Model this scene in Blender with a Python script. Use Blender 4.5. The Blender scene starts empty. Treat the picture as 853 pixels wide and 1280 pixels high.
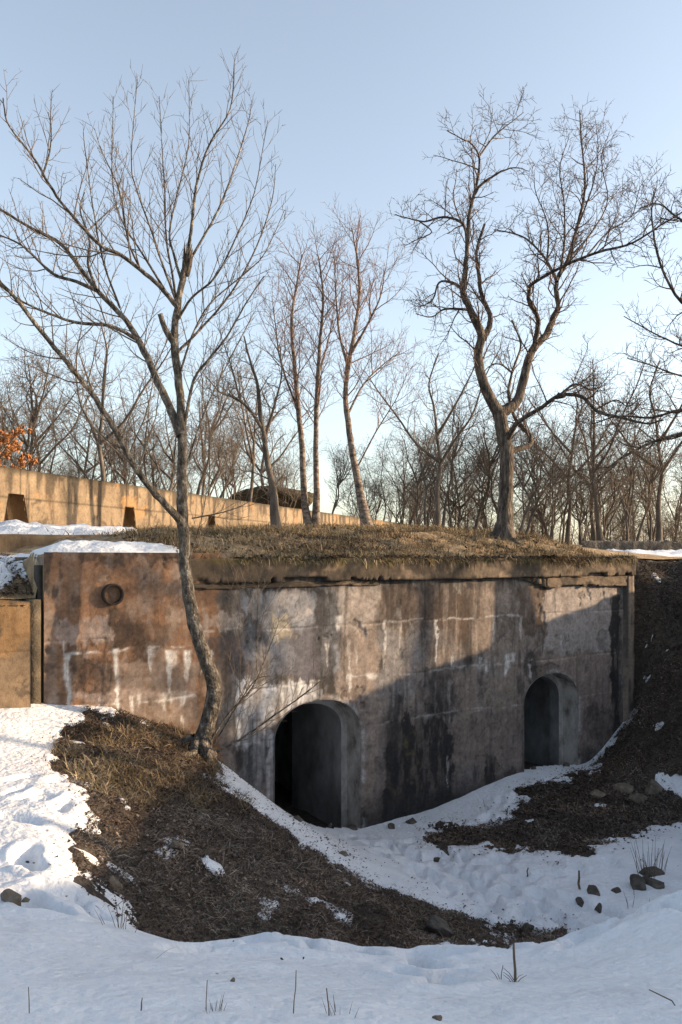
import bpy, math, random
import numpy as np
from mathutils import Vector

R = math.radians
EYE = 5.0          # camera height above the courtyard floor
FPX = 1000.0       # focal length in photo pixels (853 wide)
HX, HY = 426.5, 698.0

# ------------------------------------------------------------------ camera
scene = bpy.context.scene
COL = scene.collection
cam_d = bpy.data.cameras.new('camera')
cam_d.sensor_fit = 'HORIZONTAL'; cam_d.sensor_width = 24.0
cam_d.lens = 24.0 * FPX / 853.0
cam_d.shift_y = (HY - 640.0) / 853.0
cam_d.clip_start = 0.05; cam_d.clip_end = 12000
cam = bpy.data.objects.new('camera', cam_d); COL.objects.link(cam)
cam.location = (0, 0, EYE); cam.rotation_euler = (R(90), 0, 0)
scene.camera = cam

# ------------------------------------------------------------------ light
SUN_AZ = 5.0      # degrees from +X towards +Y
SUN_EL = 13.0
w = bpy.data.worlds.new('World'); scene.world = w; w.use_nodes = True
nt = w.node_tree
bg = nt.nodes['Background']; bg.inputs['Strength'].default_value = 0.15
sky = nt.nodes.new('ShaderNodeTexSky'); sky.sky_type = 'NISHITA'
sky.sun_disc = False
sky.sun_elevation = R(SUN_EL); sky.sun_rotation = R(90 - SUN_AZ)
sky.altitude = 50; sky.air_density = 1.0; sky.dust_density = 1.6; sky.ozone_density = 1.0
hz = nt.nodes.new('ShaderNodeHueSaturation'); hz.inputs['Saturation'].default_value = .68   # thin winter haze over the whole sky
nt.links.new(sky.outputs[0], hz.inputs['Color']); nt.links.new(hz.outputs[0], bg.inputs[0])
sl = bpy.data.lights.new('sun', 'SUN'); sl.energy = 4.0; sl.angle = R(0.6); sl.color = (1.0, 0.74, 0.47)
so = bpy.data.objects.new('sun', sl); COL.objects.link(so)
sd = Vector((math.cos(R(SUN_AZ)) * math.cos(R(SUN_EL)), math.sin(R(SUN_AZ)) * math.cos(R(SUN_EL)), math.sin(R(SUN_EL))))
so.rotation_euler = sd.to_track_quat('Z', 'Y').to_euler(); so.location = sd * 60
scene.view_settings.view_transform = 'Standard'; scene.view_settings.look = 'None'
scene.view_settings.exposure = 1.28; scene.view_settings.gamma = 1.0
scene.view_settings.use_curve_mapping = False

# ------------------------------------------------------------------ helpers
def P(px, py, Y):
    return ((px - HX) / FPX * Y, Y, EYE + (HY - py) / FPX * Y)

def proj(X, Y, Z):
    Yc = np.maximum(Y, 0.3)
    return HX + FPX * X / Yc, HY - FPX * (Z - EYE) / Yc

rngN = np.random.default_rng(7)
_tab = rngN.random((256, 256)).astype(np.float32)
def vnoise(x, y):
    xi = np.floor(x).astype(np.int64); yi = np.floor(y).astype(np.int64)
    fx = x - xi; fy = y - yi
    fx = fx * fx * (3 - 2 * fx); fy = fy * fy * (3 - 2 * fy)
    a = _tab[xi & 255, yi & 255]; b = _tab[(xi + 1) & 255, yi & 255]
    c = _tab[xi & 255, (yi + 1) & 255]; d = _tab[(xi + 1) & 255, (yi + 1) & 255]
    return (a * (1 - fx) + b * fx) * (1 - fy) + (c * (1 - fx) + d * fx) * fy
def fbm(x, y, f=1.0, octv=4, seed=0.0, gain=.5):
    s = 0; amp = .5; tot = 0
    for o in range(octv):
        s = s + amp * vnoise(x * f + 13.7 * o + seed * 7.31, y * f + 5.1 * o + seed * 3.17)
        tot += amp; amp *= gain; f *= 2.03
    return s / tot - .5
def sstep(a, b, x):
    u = np.clip((x - a) / (b - a), 0, 1); return u * u * (3 - 2 * u)

def tag(o, label=None, cat=None, group=None, kind=None):
    if label: o['label'] = label
    if cat: o['category'] = cat
    if group: o['group'] = group
    if kind: o['kind'] = kind
    return o
def empty(name, loc, label=None, cat=None, group=None):
    o = bpy.data.objects.new(name, None); COL.objects.link(o); o.location = loc
    o.empty_display_size = .2
    return tag(o, label, cat, group)

def mesh_np(name, V, F, mat, parent=None, col=None, smooth=True):
    """V (n,3), F (m,3|4) int arrays; world coordinates unless parented to an empty (then relative to it)"""
    V = np.asarray(V, np.float32); F = np.asarray(F, np.int32)
    me = bpy.data.meshes.new(name)
    k = F.shape[1]
    me.vertices.add(len(V)); me.vertices.foreach_set('co', V.ravel())
    me.loops.add(F.size); me.loops.foreach_set('vertex_index', F.ravel())
    me.polygons.add(len(F)); me.polygons.foreach_set('loop_start', np.arange(0, F.size, k, dtype=np.int32))
    if smooth: me.polygons.foreach_set('use_smooth', np.ones(len(F), bool))
    me.update(calc_edges=True)
    if col is not None:
        at = me.color_attributes.new('Col', 'FLOAT_COLOR', 'POINT')
        c4 = np.ones((len(V), 4), np.float32); c4[:, :3] = col
        at.data.foreach_set('color', c4.ravel())
    if mat: me.materials.append(mat)
    o = bpy.data.objects.new(name, me); COL.objects.link(o)
    if parent is not None: o.parent = parent
    return o

def grid_faces(nr, nc, keep=None):
    i = np.arange(nr * nc).reshape(nr, nc)
    F = np.stack([i[:-1, :-1], i[:-1, 1:], i[1:, 1:], i[1:, :-1]], -1)
    if keep is not None: F = F[keep]
    return F.reshape(-1, 4)
def compact(V, F, col=None):
    used = np.unique(F); m = np.full(len(V), -1, np.int64); m[used] = np.arange(len(used))
    return V[used], m[F], (None if col is None else col[used])

class MB:
    def __init__(s): s.v = []; s.f = []; s.n = 0
    def add(s, V, F):
        s.v.append(np.asarray(V, np.float32)); s.f.append(np.asarray(F, np.int32) + s.n); s.n += len(V)
    def box(s, c0, c1, fr=lambda p: p, jit=0, rng=None):
        q = []
        for z in (c0[2], c1[2]):
            for a, b in ((0, 0), (1, 0), (1, 1), (0, 1)):
                p = [(c0[0], c1[0])[a], (c0[1], c1[1])[b], z]
                if jit: p = [u + rng.uniform(-jit, jit) for u in p]
                q.append(fr(p))
        s.add(q, [(0, 3, 2, 1), (4, 5, 6, 7), (0, 1, 5, 4), (1, 2, 6, 5), (2, 3, 7, 6), (3, 0, 4, 7)])
    def build(s, name, mat, parent=None, smooth=False):
        return mesh_np(name, np.concatenate(s.v), np.concatenate(s.f), mat, parent, smooth=smooth)

# ------------------------------------------------------------------ materials
def newmat(name):
    m = bpy.data.materials.new(name); m.use_nodes = True
    n = m.node_tree; b = n.nodes['Principled BSDF']
    b.inputs['Roughness'].default_value = .9
    b.inputs['Specular IOR Level'].default_value = .25
    return m, n, b
def nnode(n, t, **kw):
    o = n.nodes.new(t)
    for k, v in kw.items(): setattr(o, k, v)
    return o
def noise_mat(name, cols, scale=6, detail=8, rough=.9, bump=.3, bscale=None, bdist=.02, stretch=(1, 1, 1), vcol=0, coord='Object', lo=.3, hi=.7):
    """colour ramp over noise, optional vertex colour multiply, bump"""
    m, n, b = newmat(name); L = n.links.new
    tc = nnode(n, 'ShaderNodeTexCoord'); mp = nnode(n, 'ShaderNodeMapping'); mp.inputs['Scale'].default_value = stretch
    L(tc.outputs[coord], mp.inputs[0])
    nz = nnode(n, 'ShaderNodeTexNoise'); nz.inputs['Scale'].default_value = scale; nz.inputs['Detail'].default_value = detail; nz.inputs['Roughness'].default_value = .65
    L(mp.outputs[0], nz.inputs['Vector'])
    rp = nnode(n, 'ShaderNodeValToRGB')
    el = rp.color_ramp.elements
    el[0].position = lo; el[0].color = (*cols[0], 1); el[1].position = hi; el[1].color = (*cols[-1], 1)
    for i, c in enumerate(cols[1:-1]):
        e = el.new(lo + (hi - lo) * (i + 1) / (len(cols) - 1)); e.color = (*c, 1)
    L(nz.outputs['Fac'], rp.inputs[0])
    out = rp.outputs[0]
    if vcol:
        at = nnode(n, 'ShaderNodeAttribute', attribute_name='Col')
        mx = nnode(n, 'ShaderNodeMix', data_type='RGBA', blend_type='MULTIPLY'); mx.inputs[0].default_value = 1
        L(out, mx.inputs[6]); L(at.outputs['Color'], mx.inputs[7]); out = mx.outputs[2]
    L(out, b.inputs['Base Color']); b.inputs['Roughness'].default_value = rough
    if bump:
        n2 = nnode(n, 'ShaderNodeTexNoise'); n2.inputs['Scale'].default_value = bscale or scale * 5; n2.inputs['Detail'].default_value = 6
        L(mp.outputs[0], n2.inputs['Vector'])
        bp = nnode(n, 'ShaderNodeBump'); bp.inputs['Strength'].default_value = bump; bp.inputs['Distance'].default_value = bdist
        L(n2.outputs['Fac'], bp.inputs['Height']); L(bp.outputs[0], b.inputs['Normal'])
    return m

M = {}
M['facade'] = noise_mat('stained_concrete', [(.76, .76, .76), (1, 1, 1), (1.2, 1.19, 1.17)], 16, 14, .92, .45, 60, .012, vcol=1, lo=.34, hi=.66)
M['snow'] = noise_mat('old_snow', [(.56, .572, .60), (.66, .67, .695), (.71, .72, .745)], 2.2, 14, .55, .8, 14, .05, lo=.28, hi=.66)
_b = M['snow'].node_tree.nodes['Principled BSDF']
_b.inputs['Subsurface Weight'].default_value = .12; _b.inputs['Subsurface Radius'].default_value = (.05, .06, .08); _b.inputs['Subsurface Scale'].default_value = .4
M['soil'] = noise_mat('leaf_mould_soil', [(.033, .026, .021), (.068, .055, .045), (.115, .093, .075)], 9, 12, .95, .9, 38, .05)
M['turf'] = noise_mat('dry_turf', [(.12, .083, .048), (.29, .205, .118), (.42, .31, .185)], 3.5, 12, .95, .9, 26, .06)
M['litter'] = noise_mat('leaf_litter', [(1, 1, 1), (1, 1, 1)], 3, 1, .85, 0, vcol=1)
M['tan'] = noise_mat('tan_concrete', [(.045, .032, .021), (.17, .112, .066), (.26, .18, .11)], 1.3, 15, .92, .5, 30, .02, stretch=(1, 1, .8), lo=.30, hi=.66)
M['brownc'] = noise_mat('mossy_concrete', [(.03, .025, .018), (.11, .085, .058), (.25, .195, .145)], 1.5, 12, .95, .8, 26, .03)
M['dimc'] = noise_mat('passage_plaster', [(.07, .066, .06), (.17, .165, .16), (.29, .285, .28)], 1.3, 15, .9, .5, 30, .02, stretch=(1, 1, .7), lo=.3, hi=.66)  # kept darker than the reveal, the passage's shade put into its colour
M['reveal'] = noise_mat('lit_reveal_concrete', [(.10, .088, .076), (.30, .27, .24), (.44, .405, .37)], 3.2, 14, .92, .5, 40, .02, stretch=(1, 1, .6), lo=.33, hi=.64)  # lighter than the passage: the light on the reveal is in its colour
M['cornice'] = noise_mat('weathered_cornice_concrete', [(.025, .02, .014), (.10, .076, .054), (.20, .155, .112)], 2.2, 12, .95, .9, 26, .04, lo=.34, hi=.66)
M['iron'] = noise_mat('rusty_iron_and_joint_shade', [(.02, .016, .014), (.05, .035, .027)], 14, 6, .8, .5, 50, .01)  # pipe iron; also colours the dark strip for shade in the wall joint
M['bark_pale'] = noise_mat('grey_lichen_bark', [(.028, .024, .02), (.11, .092, .074), (.33, .295, .245)], 12, 12, .9, 1, 40, .05, stretch=(1, 1, .6), lo=.36, hi=.68)
M['bark_dark'] = noise_mat('dark_fissured_bark', [(.03, .025, .022), (.085, .068, .056), (.19, .155, .125)], 12, 10, .92, 1, 34, .06, stretch=(1, 1, .25), lo=.38, hi=.64)
M['bark_birch'] = noise_mat('birch_bark', [(.04, .03, .026), (.135, .105, .086), (.26, .215, .18)], 7, 10, .9, .7, 30, .03, stretch=(1, 1, 1.8), lo=.36, hi=.62)
M['bark_far'] = noise_mat('weathered_grey_bark', [(.045, .037, .031), (.10, .083, .07), (.165, .14, .118)], 3, 8, .92, .5, 20, .03, stretch=(1, 1, .4))
M['twig'] = noise_mat('brown_twigs', [(.085, .066, .052), (.16, .128, .10)], 4, 3, .85, 0)
M['twig_dark'] = noise_mat('dark_twigs', [(.075, .052, .042), (.13, .092, .072)], 4, 3, .85, 0)
M['twig_red'] = noise_mat('reddish_birch_twigs', [(.12, .068, .052), (.20, .125, .095)], 4, 3, .85, 0)
M['rust_leaf'] = noise_mat('withered_oak_leaves', [(.24, .09, .03), (.42, .19, .07)], 5, 3, .8, 0)
M['wood_break'] = noise_mat('broken_red_wood', [(.045, .034, .027), (.10, .075, .055)], 12, 5, .9, .6, 40, .02, stretch=(3, 3, .4))
M['rock'] = noise_mat('brown_rock', [(.075, .06, .045), (.15, .12, .09), (.25, .205, .155)], 7, 10, .9, .8, 30, .03)
M['rock_dark'] = noise_mat('wet_dark_rock', [(.035, .03, .026), (.08, .068, .056), (.14, .115, .095)], 8, 10, .8, .8, 30, .03)
M['stonewall'] = noise_mat('grey_stone_wall', [(.04, .038, .036), (.10, .09, .08), (.17, .15, .13)], 3.5, 12, .95, 1, 9, .12)
M['stalk'] = noise_mat('dead_stalk', [(.09, .06, .04), (.19, .135, .085)], 12, 4, .9, .3)

# ------------------------------------------------------------------ facade frame: t along the wall, s into the hill
P0 = np.array([-0.379, 14.29]); D = np.array([.8343, .5513]); NI = np.array([-.5513, .8343])
TL, TR = -4.744, 8.64
def FR(t, s): return P0[0] + t * D[0] + s * NI[0], P0[1] + t * D[1] + s * NI[1]
def TS(X, Y): return (X - P0[0]) * D[0] + (Y - P0[1]) * D[1], (X - P0[0]) * NI[0] + (Y - P0[1]) * NI[1]
def fr3(p): x, y = FR(p[0], p[1]); return (x, y, p[2])

# ------------------------------------------------------------------ terrain
class TPS:
    def __init__(s, pts):
        p = np.array(pts, float); s.c = p[:, :2]; n = len(p)
        K = s.phi(np.linalg.norm(s.c[:, None] - s.c[None], axis=2)) + np.eye(n) * .02
        Q = np.c_[np.ones(n), s.c]
        A = np.block([[K, Q], [Q.T, np.zeros((3, 3))]])
        s.w = np.linalg.solve(A, np.r_[p[:, 2], np.zeros(3)])
    @staticmethod
    def phi(r): return r * r * np.log(r + 1e-9)
    def __call__(s, X, Y):
        sh = np.shape(X); X = np.ravel(X); Y = np.ravel(Y); out = np.empty(len(X)); n = len(s.c)
        for a in range(0, len(X), 40000):
            x = X[a:a + 40000]; y = Y[a:a + 40000]
            r = np.sqrt((x[:, None] - s.c[:, 0]) ** 2 + (y[:, None] - s.c[:, 1]) ** 2)
            out[a:a + 40000] = s.phi(r) @ s.w[:n] + s.w[n] + s.w[n + 1] * x + s.w[n + 2] * y
        return out.reshape(sh)
px_low = [
 (0,1280,3),(426,1280,3),(853,1280,3),(0,1180,4.6),(150,1168,5.3),(270,1187,5.3),(330,1170,5.4),(400,1182,5.4),(500,1206,5.3),(560,1190,5.6),
 (640,1190,5.7),(700,1181,5.8),(780,1152,5.6),(853,1119,5.6),(300,1225,4.2),(640,1228,4.3),(800,1215,4.2),
 (0,1100,6.2),(80,1100,6.3),(0,1000,8.2),(80,1000,8.3),(100,1070,7),(0,920,10.4),(55,893,11.4),(-100,1000,8.2),(-120,920,10),
 (70,922,10.9),(105,980,9.2),(130,1060,7.6),(150,1140,6.5),(100,886,11.9),(150,889,12.2),(230,924,12.8),(265,947,13.1),
 (200,1000,9.6),(300,1000,10.8),(250,942,11.9),(300,978,11.9),(340,1010,11.7),(430,1066,11.2),(520,1111,10.8),(600,1150,10.4),(685,1176,10.1),
 (300,1100,8.3),(400,1100,9.4),(250,1200,6.8),(400,1200,7.4),(500,1195,8.2),(600,1183,9),
 (700,1205,7.6),(853,1165,7.5),(853,1110,11.3),(760,1150,10.5),
 (345,1008,13.78),(400,1037,14.29),(450,1037,14.77),(560,1006,15.95),(655,966,17.13),(690,960,17.6),(740,952,18.3),(785,898,19.0),
 (480,1060,13.3),(430,1056,12.9),(560,1100,11.9),(650,1050,13.6),(700,1000,15.6),(800,1000,15.8),(853,1000,15.6),(853,1060,13),(700,1130,11),
 (800,880,18.6),(853,930,16.6),(853,850,18),(805,800,19.7),(853,790,19.4),(795,712,20.6),(853,735,21.2),
]
pts = []
for a in px_low:
    q = P(*a); pts.append(q)
pts += [(-3,0,3.45),(0,0,3.4),(3,0,3.5),(0,-3,3.6),(-8,0,3.2),(-9,5,2.6),(-11,9,2.6),
        (8.6,17,2.6),(9.5,13.5,2.0),(8.5,10.5,1.3),(6.5,8,1.2),(4.3,5.5,2.9),(6.5,5.5,3.6),(5,2.5,3.9),(9,8,3.9),(11,11.5,4.3),
        (10,2,6.9),(10,4,6.7),(10.5,6,6.1),(7,3,4.9),(13,8,5.9),(13,0,7.2),(13,4,6.9),(14,13,5.7),(15,18,5.9),(16,23,5.9),(20,10,6.1),(20,20,6.0),(20,0,6.6),(11,19,4.9),(11,23,5.0),(9.5,25,4.9)]  # unseen ridge at the right, crest raised to shade the foreground
tpsL = TPS(pts)
px_up = [
 (280,697,13.6),(400,697,14.6),(480,699,15.3),(560,702,16.2),(630,703,17.1),(700,704,18.0),(775,706,19.2),
 (300,683,14.6),(400,681,15.8),(500,681,16.8),(560,682,17.5),(630,684,18.2),(700,687,19.2),(765,696,20.1),
 (200,669,15.7),(250,668,16),(300,669,17),(400,668,18.5),(500,667,20),(560,669,20.2),(630,673,20),(700,680,20.6),(765,690,21.4),
 (430,660,26),(540,664,35),(640,674,40),(740,690,50),(853,692,50),(1000,690,50),(800,702,24),(853,704,26),(950,702,28),(810,697,34),(600,672,60),(850,690,60),(300,660,60),(0,660,60),
 (60,690,12.2),(150,690,12.6),(240,692,13.4),(100,684,14),(170,684,14.2),(0,688,16),(0,668,17.2),(60,668,18),(100,667,21),(200,665,24),(300,664,28),
 (10,746,11.3),(10,708,12.6),(-100,740,11),(-200,700,14),(-200,660,24),(-200,655,40),
]
tpsU = TPS([P(*a) for a in px_up])
def z_up(X, Y):
    Xc = np.clip(X, -16, 16); Yc = np.clip(Y, 9, 58)
    z = tpsU(Xc, Yc)
    t_, s_ = TS(X, Y)
    z = np.where(t_ < TL, np.minimum(z, 4.40 + np.maximum(s_ - .25, 0) * .55), z)
    far = np.sqrt((np.maximum(np.abs(X) - 24, 0)) ** 2 + (np.maximum(Y - 62, 0)) ** 2)
    return z - 50 * (1 - np.exp(-far / 420.0)) - .6 * sstep(0, 25, far)
def z_low(X, Y):
    t, s = TS(X, Y)
    inb = t < 8.55
    sc = np.where(inb, np.minimum(s, 0.0), s)
    Xc, Yc = FR(t, sc)
    Xc = np.clip(Xc, -12, 20); Yc = np.clip(Yc, -3, 25)
    zl = tpsL(Xc, Yc)
    # right of the bunker the bank rises into the upper ground
    m = sstep(1.0, 4.2, s) * sstep(8.3, 9.0, t)
    zu = z_up(X, Y) - .03
    ridge = np.maximum(zl, zu)
    return zl * (1 - m) + np.where(X > 11, zl * .5 + zu * .5, zu) * m

def seg_sd(px, py, poly):
    """signed distance in px, negative inside"""
    poly = np.array(poly, float); n = len(poly)
    dmin = np.full(px.shape, 1e9); inside = np.zeros(px.shape, bool)
    for i in range(n):
        ax, ay = poly[i]; bx, by = poly[(i + 1) % n]
        ex, ey = bx - ax, by - ay
        u = np.clip(((px - ax) * ex + (py - ay) * ey) / (ex * ex + ey * ey), 0, 1)
        dmin = np.minimum(dmin, np.hypot(px - ax - u * ex, py - ay - u * ey))
        c = ((ay > py) != (by > py))
        xx = ax + (py - ay) / np.where(abs(ey) < 1e-9, 1e-9, ey) * ex
        inside ^= c & (px < xx)
    return np.where(inside, -dmin, dmin)
BARE = [
 # mound beside the leaning tree
 ([(62,935),(85,905),(112,889),(160,886),(215,905),(258,940),(285,985),(345,1036),(425,1084),(520,1124),(600,1160),(700,1174),(684,1188),(610,1184),(560,1183),(540,1205),(520,1230),(300,1230),(205,1230),(160,1175),(150,1140),(112,1100),(102,1060),(118,1010),(100,982),(66,955)], 5.9),
 # dark patch on the courtyard floor
 ([(535,1049),(600,1032),(655,1008),(650,990),(668,978),(700,972),(760,962),(800,962),(838,985),(852,1000),(853,1018),(800,1038),(745,1060),(700,1064),(640,1062),(575,1056)], 9),
 # right bank
 ([(742,956),(770,925),(790,885),(784,690),(1500,500),(1700,900),(1100,985),(900,968),(853,966),(790,962)], 9),
]
SCRAPS = [(372, 1112, .05), (392, 1126, .09), (428, 1146, .10), (442, 1156, .05), (318, 1146, .04), (222, 1056, .06), (345, 1125, .03), (120, 885, .05), (690, 1012, .05), (650, 1035, .06), (760, 990, .06), (836, 812, .05), (812, 845, .05), (845, 838, .03), (822, 905, .05), (845, 725, .05)]
def bare_sd(X, Y, Z):
    """metres, >0 snow, <0 bare ground"""
    px, py = proj(X, Y, Z)
    d = np.full(np.shape(X), 99.0)
    for poly, ymin in BARE:
        q = seg_sd(px, py, poly) / FPX * Y * 1.5
        d = np.minimum(d, np.where(Y > ymin, q, 9))
    d = d + .55 * fbm(X, Y, 1.1, 3, 3) + .34 * fbm(X, Y, 5, 3, 4) + .22 * fbm(X, Y, 13, 3, 2)
    # leftover snow scraps on bare ground
    scrap = fbm(X, Y, 2.1, 4, 9)
    nz_ = fbm(X, Y, 6, 4, 8, .6)
    for sx, sy, sr in SCRAPS:
        d = np.maximum(d, sr - np.hypot((px - sx) / 1.6, (py - sy) * 1.3) / FPX * Y + sr * nz_)
    d = np.maximum(d, (scrap - np.where(X > 4.5, .225, .215)) * 1.6)
    return d

rnd = random.Random(11)
dimples = []
def trail(a, b, n, spread):
    for i in range(n):
        f = (i + rnd.random()) / n
        x = a[0] + (b[0] - a[0]) * f + rnd.gauss(0, spread); y = a[1] + (b[1] - a[1]) * f + rnd.gauss(0, spread)
        ang = math.atan2(b[1] - a[1], b[0] - a[0]) + rnd.gauss(0, .5)
        dimples.append((x, y, ang, rnd.uniform(.8, 1.3), rnd.uniform(.35, 1.0)))
trail((0.6, 13.6), (1.8, 12.2), 40, .35); trail((1.8, 12.2), (2.6, 10.4), 50, .38); trail((1.2, 13.2), (3.2, 12.2), 40, .6)
trail((2.6, 10.2), (2.0, 5.4), 16, .16); trail((1.9, 5.6), (1.3, 5.2), 7, .2); trail((.62, 4.6), (.42, 5.4), 5, .06); trail((.45, 4.0), (.62, 4.6), 3, .05)
trail((-.2, 5.15), (.8, 5.5), 6, .12); trail((-3.2, 9), (-2.7, 6.6), 8, .3); trail((-2.6, 6.5), (-1.6, 5.3), 7, .2); trail((4.2, 16.6), (2, 14), 14, .3)
trail((1.5, 5.2), (2.05, 5.25), 6, .15); trail((-3.6, 11), (-3.3, 8), 7, .25)
trail((2.2, 6.0), (1.5, 5.5), 9, .2); trail((1.9, 5.9), (2.2, 5.0), 8, .12); trail((.9, 5.6), (1.6, 5.6), 8, .15); trail((-.7, 5.35), (.5, 5.35), 18, .14); trail((.3, 4.5), (.55, 3.9), 4, .05); trail((-1.0, 5.0), (-.1, 5.3), 5, .1)
trail((1.0, 13.4), (2.4, 10.6), 60, .5)
def dimp(X, Y):
    z = np.zeros(np.shape(X))
    for x, y, a, sz, dp in dimples:
        m = (np.abs(X - x) < .6) & (np.abs(Y - y) < .6)
        if not m.any(): continue
        dx = X[m] - x; dy = Y[m] - y
        u = (dx * math.cos(a) + dy * math.sin(a)) / (.17 * sz); v = (-dx * math.sin(a) + dy * math.cos(a)) / (.085 * sz)
        r2 = u * u + v * v
        z[m] += dp * (-.13 * np.exp(-r2 ** 1.8) + .024 * np.exp(-((np.sqrt(r2) - 1.7) / .5) ** 2))
    return np.clip(z, -.12, .03)

def soil_z(X, Y):
    z = z_low(X, Y)
    z = z - .16 * sstep(-.05, .6, bare_sd(X, Y, z))
    return z + .20 * fbm(X, Y, 1.7, 3, 1) + .12 * fbm(X, Y, 5, 3, 2)
def snow_z(X, Y):
    base = z_low(X, Y); d = bare_sd(X, Y, base)
    th = -.02 - .10 * sstep(0.0, -.35, d) + .045 * sstep(0, .10, d)
    z = base + th + .09 * fbm(X, Y, .8, 3, 5) * sstep(0, .8, d) + .036 * fbm(X, Y, 4.0, 6, 6, .60) * sstep(0, .4, d)
    z = z + dimp(X, Y) * sstep(0, .3, d)
    return z, d

def fan(u, q):
    """rows q = Y+3, columns u = X/q"""
    Q, U = np.meshgrid(q, u, indexing='ij'); return Q * U, Q - 3
def quadmean(A): return (A[:-1, :-1] + A[1:, :-1] + A[:-1, 1:] + A[1:, 1:]) / 4
# bare ground
u = np.r_[np.linspace(-1.6, -.62, 18)[:-1], np.linspace(-.62, .62, 260), np.linspace(.62, 1.6, 24)[1:]]
q = np.r_[np.linspace(.5, 4, 10)[:-1], np.geomspace(4, 29, 170)]
X, Y = fan(u, q); Z = soil_z(X, Y); T, S = TS(X, Y)
Tm, Sm = quadmean(T), quadmean(S)
keepL = ~((Tm < TL - .02) & (Sm > .35)) & ~((Tm < 8.62) & (Sm > 5)) & ~((Tm > 8.62) & (Sm > 5.6) & (quadmean(X) < 20))
V = np.stack([X, Y, Z], -1).reshape(-1, 3)
v, f, _ = compact(V, grid_faces(*X.shape, keepL))
tag(mesh_np('ground', v, f, M['soil']), kind='structure')
# snow sheet over it
u = np.r_[np.linspace(-1.4, -.64, 24)[:-1], np.linspace(-.64, .64, 620), np.linspace(.64, 1.0, 12)[1:]]
q = np.r_[np.linspace(.5, 4.4, 10)[:-1], np.geomspace(4.4, 25, 330)]
X, Y = fan(u, q); Z, d = snow_z(X, Y); T, S = TS(X, Y)
Tm, Sm = quadmean(T), quadmean(S)
dm = np.maximum.reduce([d[:-1, :-1], d[1:, :-1], d[:-1, 1:], d[1:, 1:]])
keep = (dm > -.1) & ~((Tm < 8.7) & (Sm > .12)) & ~((Tm > 8.7) & (Sm > 2.5))
V = np.stack([X, Y, Z], -1).reshape(-1, 3)
v, f, _ = compact(V, grid_faces(*X.shape, keep))
tag(mesh_np('snow', v, f, M['snow']), kind='structure')

# upper ground: turf on the bunker roof and everything behind, out to the horizon
def turf_z(X, Y):
    t, s = TS(X, Y)
    z = z_up(X, Y)
    amp = sstep(0, 1.5, s)
    return z + amp * (.18 * fbm(X, Y, 1.1, 3, 12) + .10 * fbm(X, Y, 4.2, 3, 13)) + sstep(.05, .5, s) * (.16 * fbm(X, Y, 2.4, 4, 15) + .02) + .03 * fbm(X, Y, 11, 2, 14)
tt = np.r_[-np.geomspace(20, 5000, 26)[::-1], np.linspace(-20, 12, 330)[1:-1], np.geomspace(12, 5000, 40)]
ss = np.r_[np.linspace(.03, 7, 90), np.geomspace(7, 5000, 110)[1:]]
Tg, Sg = np.meshgrid(tt, ss, indexing='ij'); X, Y = FR(Tg, Sg); Z = turf_z(X, Y)
Tm, Sm = quadmean(Tg), quadmean(Sg)
keepU = ~((Tm > 8.64) & (Sm < 4.5)) & ~((Tm < TL) & (Sm < .22))
V = np.stack([X, Y, Z], -1).reshape(-1, 3)
v, f, _ = compact(V, grid_faces(*X.shape, keepU)[:, ::-1])
tag(mesh_np('upper_ground', v, f, M['turf']), kind='structure')

# ------------------------------------------------------------------ bunker
bunker = empty('bunker', (0, 0, 0), 'weathered concrete bunker with two arched doorways and grass growing on its roof', 'bunker')
DOORS = [(-.027, .897, 1.82, 2.47), (6.0, .856, 1.84, 2.47)]   # centre t, half width, springing z, crown z
def arch_pts(hw, spr, crown, z0, n=28):
    p = [(-hw, z0), (-hw, (z0 + spr) / 2)]
    for i in range(n + 1):
        a = math.pi - math.pi * i / n
        # slightly flattened three-centred arch
        c, s_ = math.cos(a), math.sin(a)
        p.append((hw * math.copysign(abs(c) ** .92, c), spr + (crown - spr) * s_ ** .92))
    p += [(hw, (z0 + spr) / 2), (hw, z0)]
    return p
step = .02
gt = np.arange(TL, TR + .001, step); gz = np.arange(-.75, 5.10, step)
Tg, Zg = np.meshgrid(gt, gz, indexing='ij')
inside = np.zeros(Tg.shape, bool)
Ts, Zs = Tg.copy(), Zg.copy()
for c, hw, spr, cr in DOORS:
    loc = Tg - c
    e = np.where(Zg < spr, np.abs(loc) / hw, np.sqrt((np.abs(loc) / hw) ** 2.17 + (np.maximum(Zg - spr, 0) / (cr - spr)) ** 2.17))
    ins = e < 1
    near = ins & (e > .93)
    # snap the rim of the hole on to the arch
    k = 1 / np.maximum(e, .5)
    Ts = np.where(near, c + loc * k, Ts); Zs = np.where(near & (Zg > spr), spr + (Zg - spr) * k, Zs)
    inside |= ins & ~near
# courses: joints of the concrete lifts at z below the eye 0.41, 1.22, 2.2, 3.1
px, py = proj(*FR(Ts, 0 * Ts), Zs)
wob = fbm(Ts, Zs, 1.3, 3, 20)
JZ = [EYE - 1.20, EYE - 2.20, EYE - 3.10]
dep = .020 * fbm(Ts, Zs, .9, 4, 21) + .010 * fbm(Ts, Zs, 7, 4, 22)
joint = np.zeros(Ts.shape)
for j, zz in enumerate(JZ):
    jj = np.exp(-((Zs - zz - .05 * wob) / .013) ** 2); joint = np.maximum(joint, jj * (.15 + .85 * sstep(-.05, .2, fbm(Ts, Zs * 0, 1.1, 3, 23 + j))))
for tj in (2.42, 4.87):
    joint = np.maximum(joint, .8 * np.exp(-((Ts - tj - .02 * wob) / .012) ** 2) * (Zs > 1.8))
dep -= .010 * joint
spall = sstep(.17, .21, fbm(Ts, Zs, 1.9, 5, 24, .6)) * sstep(-.2, .1, fbm(Ts, Zs, .5, 2, 25)); dep -= .022 * spall
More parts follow.
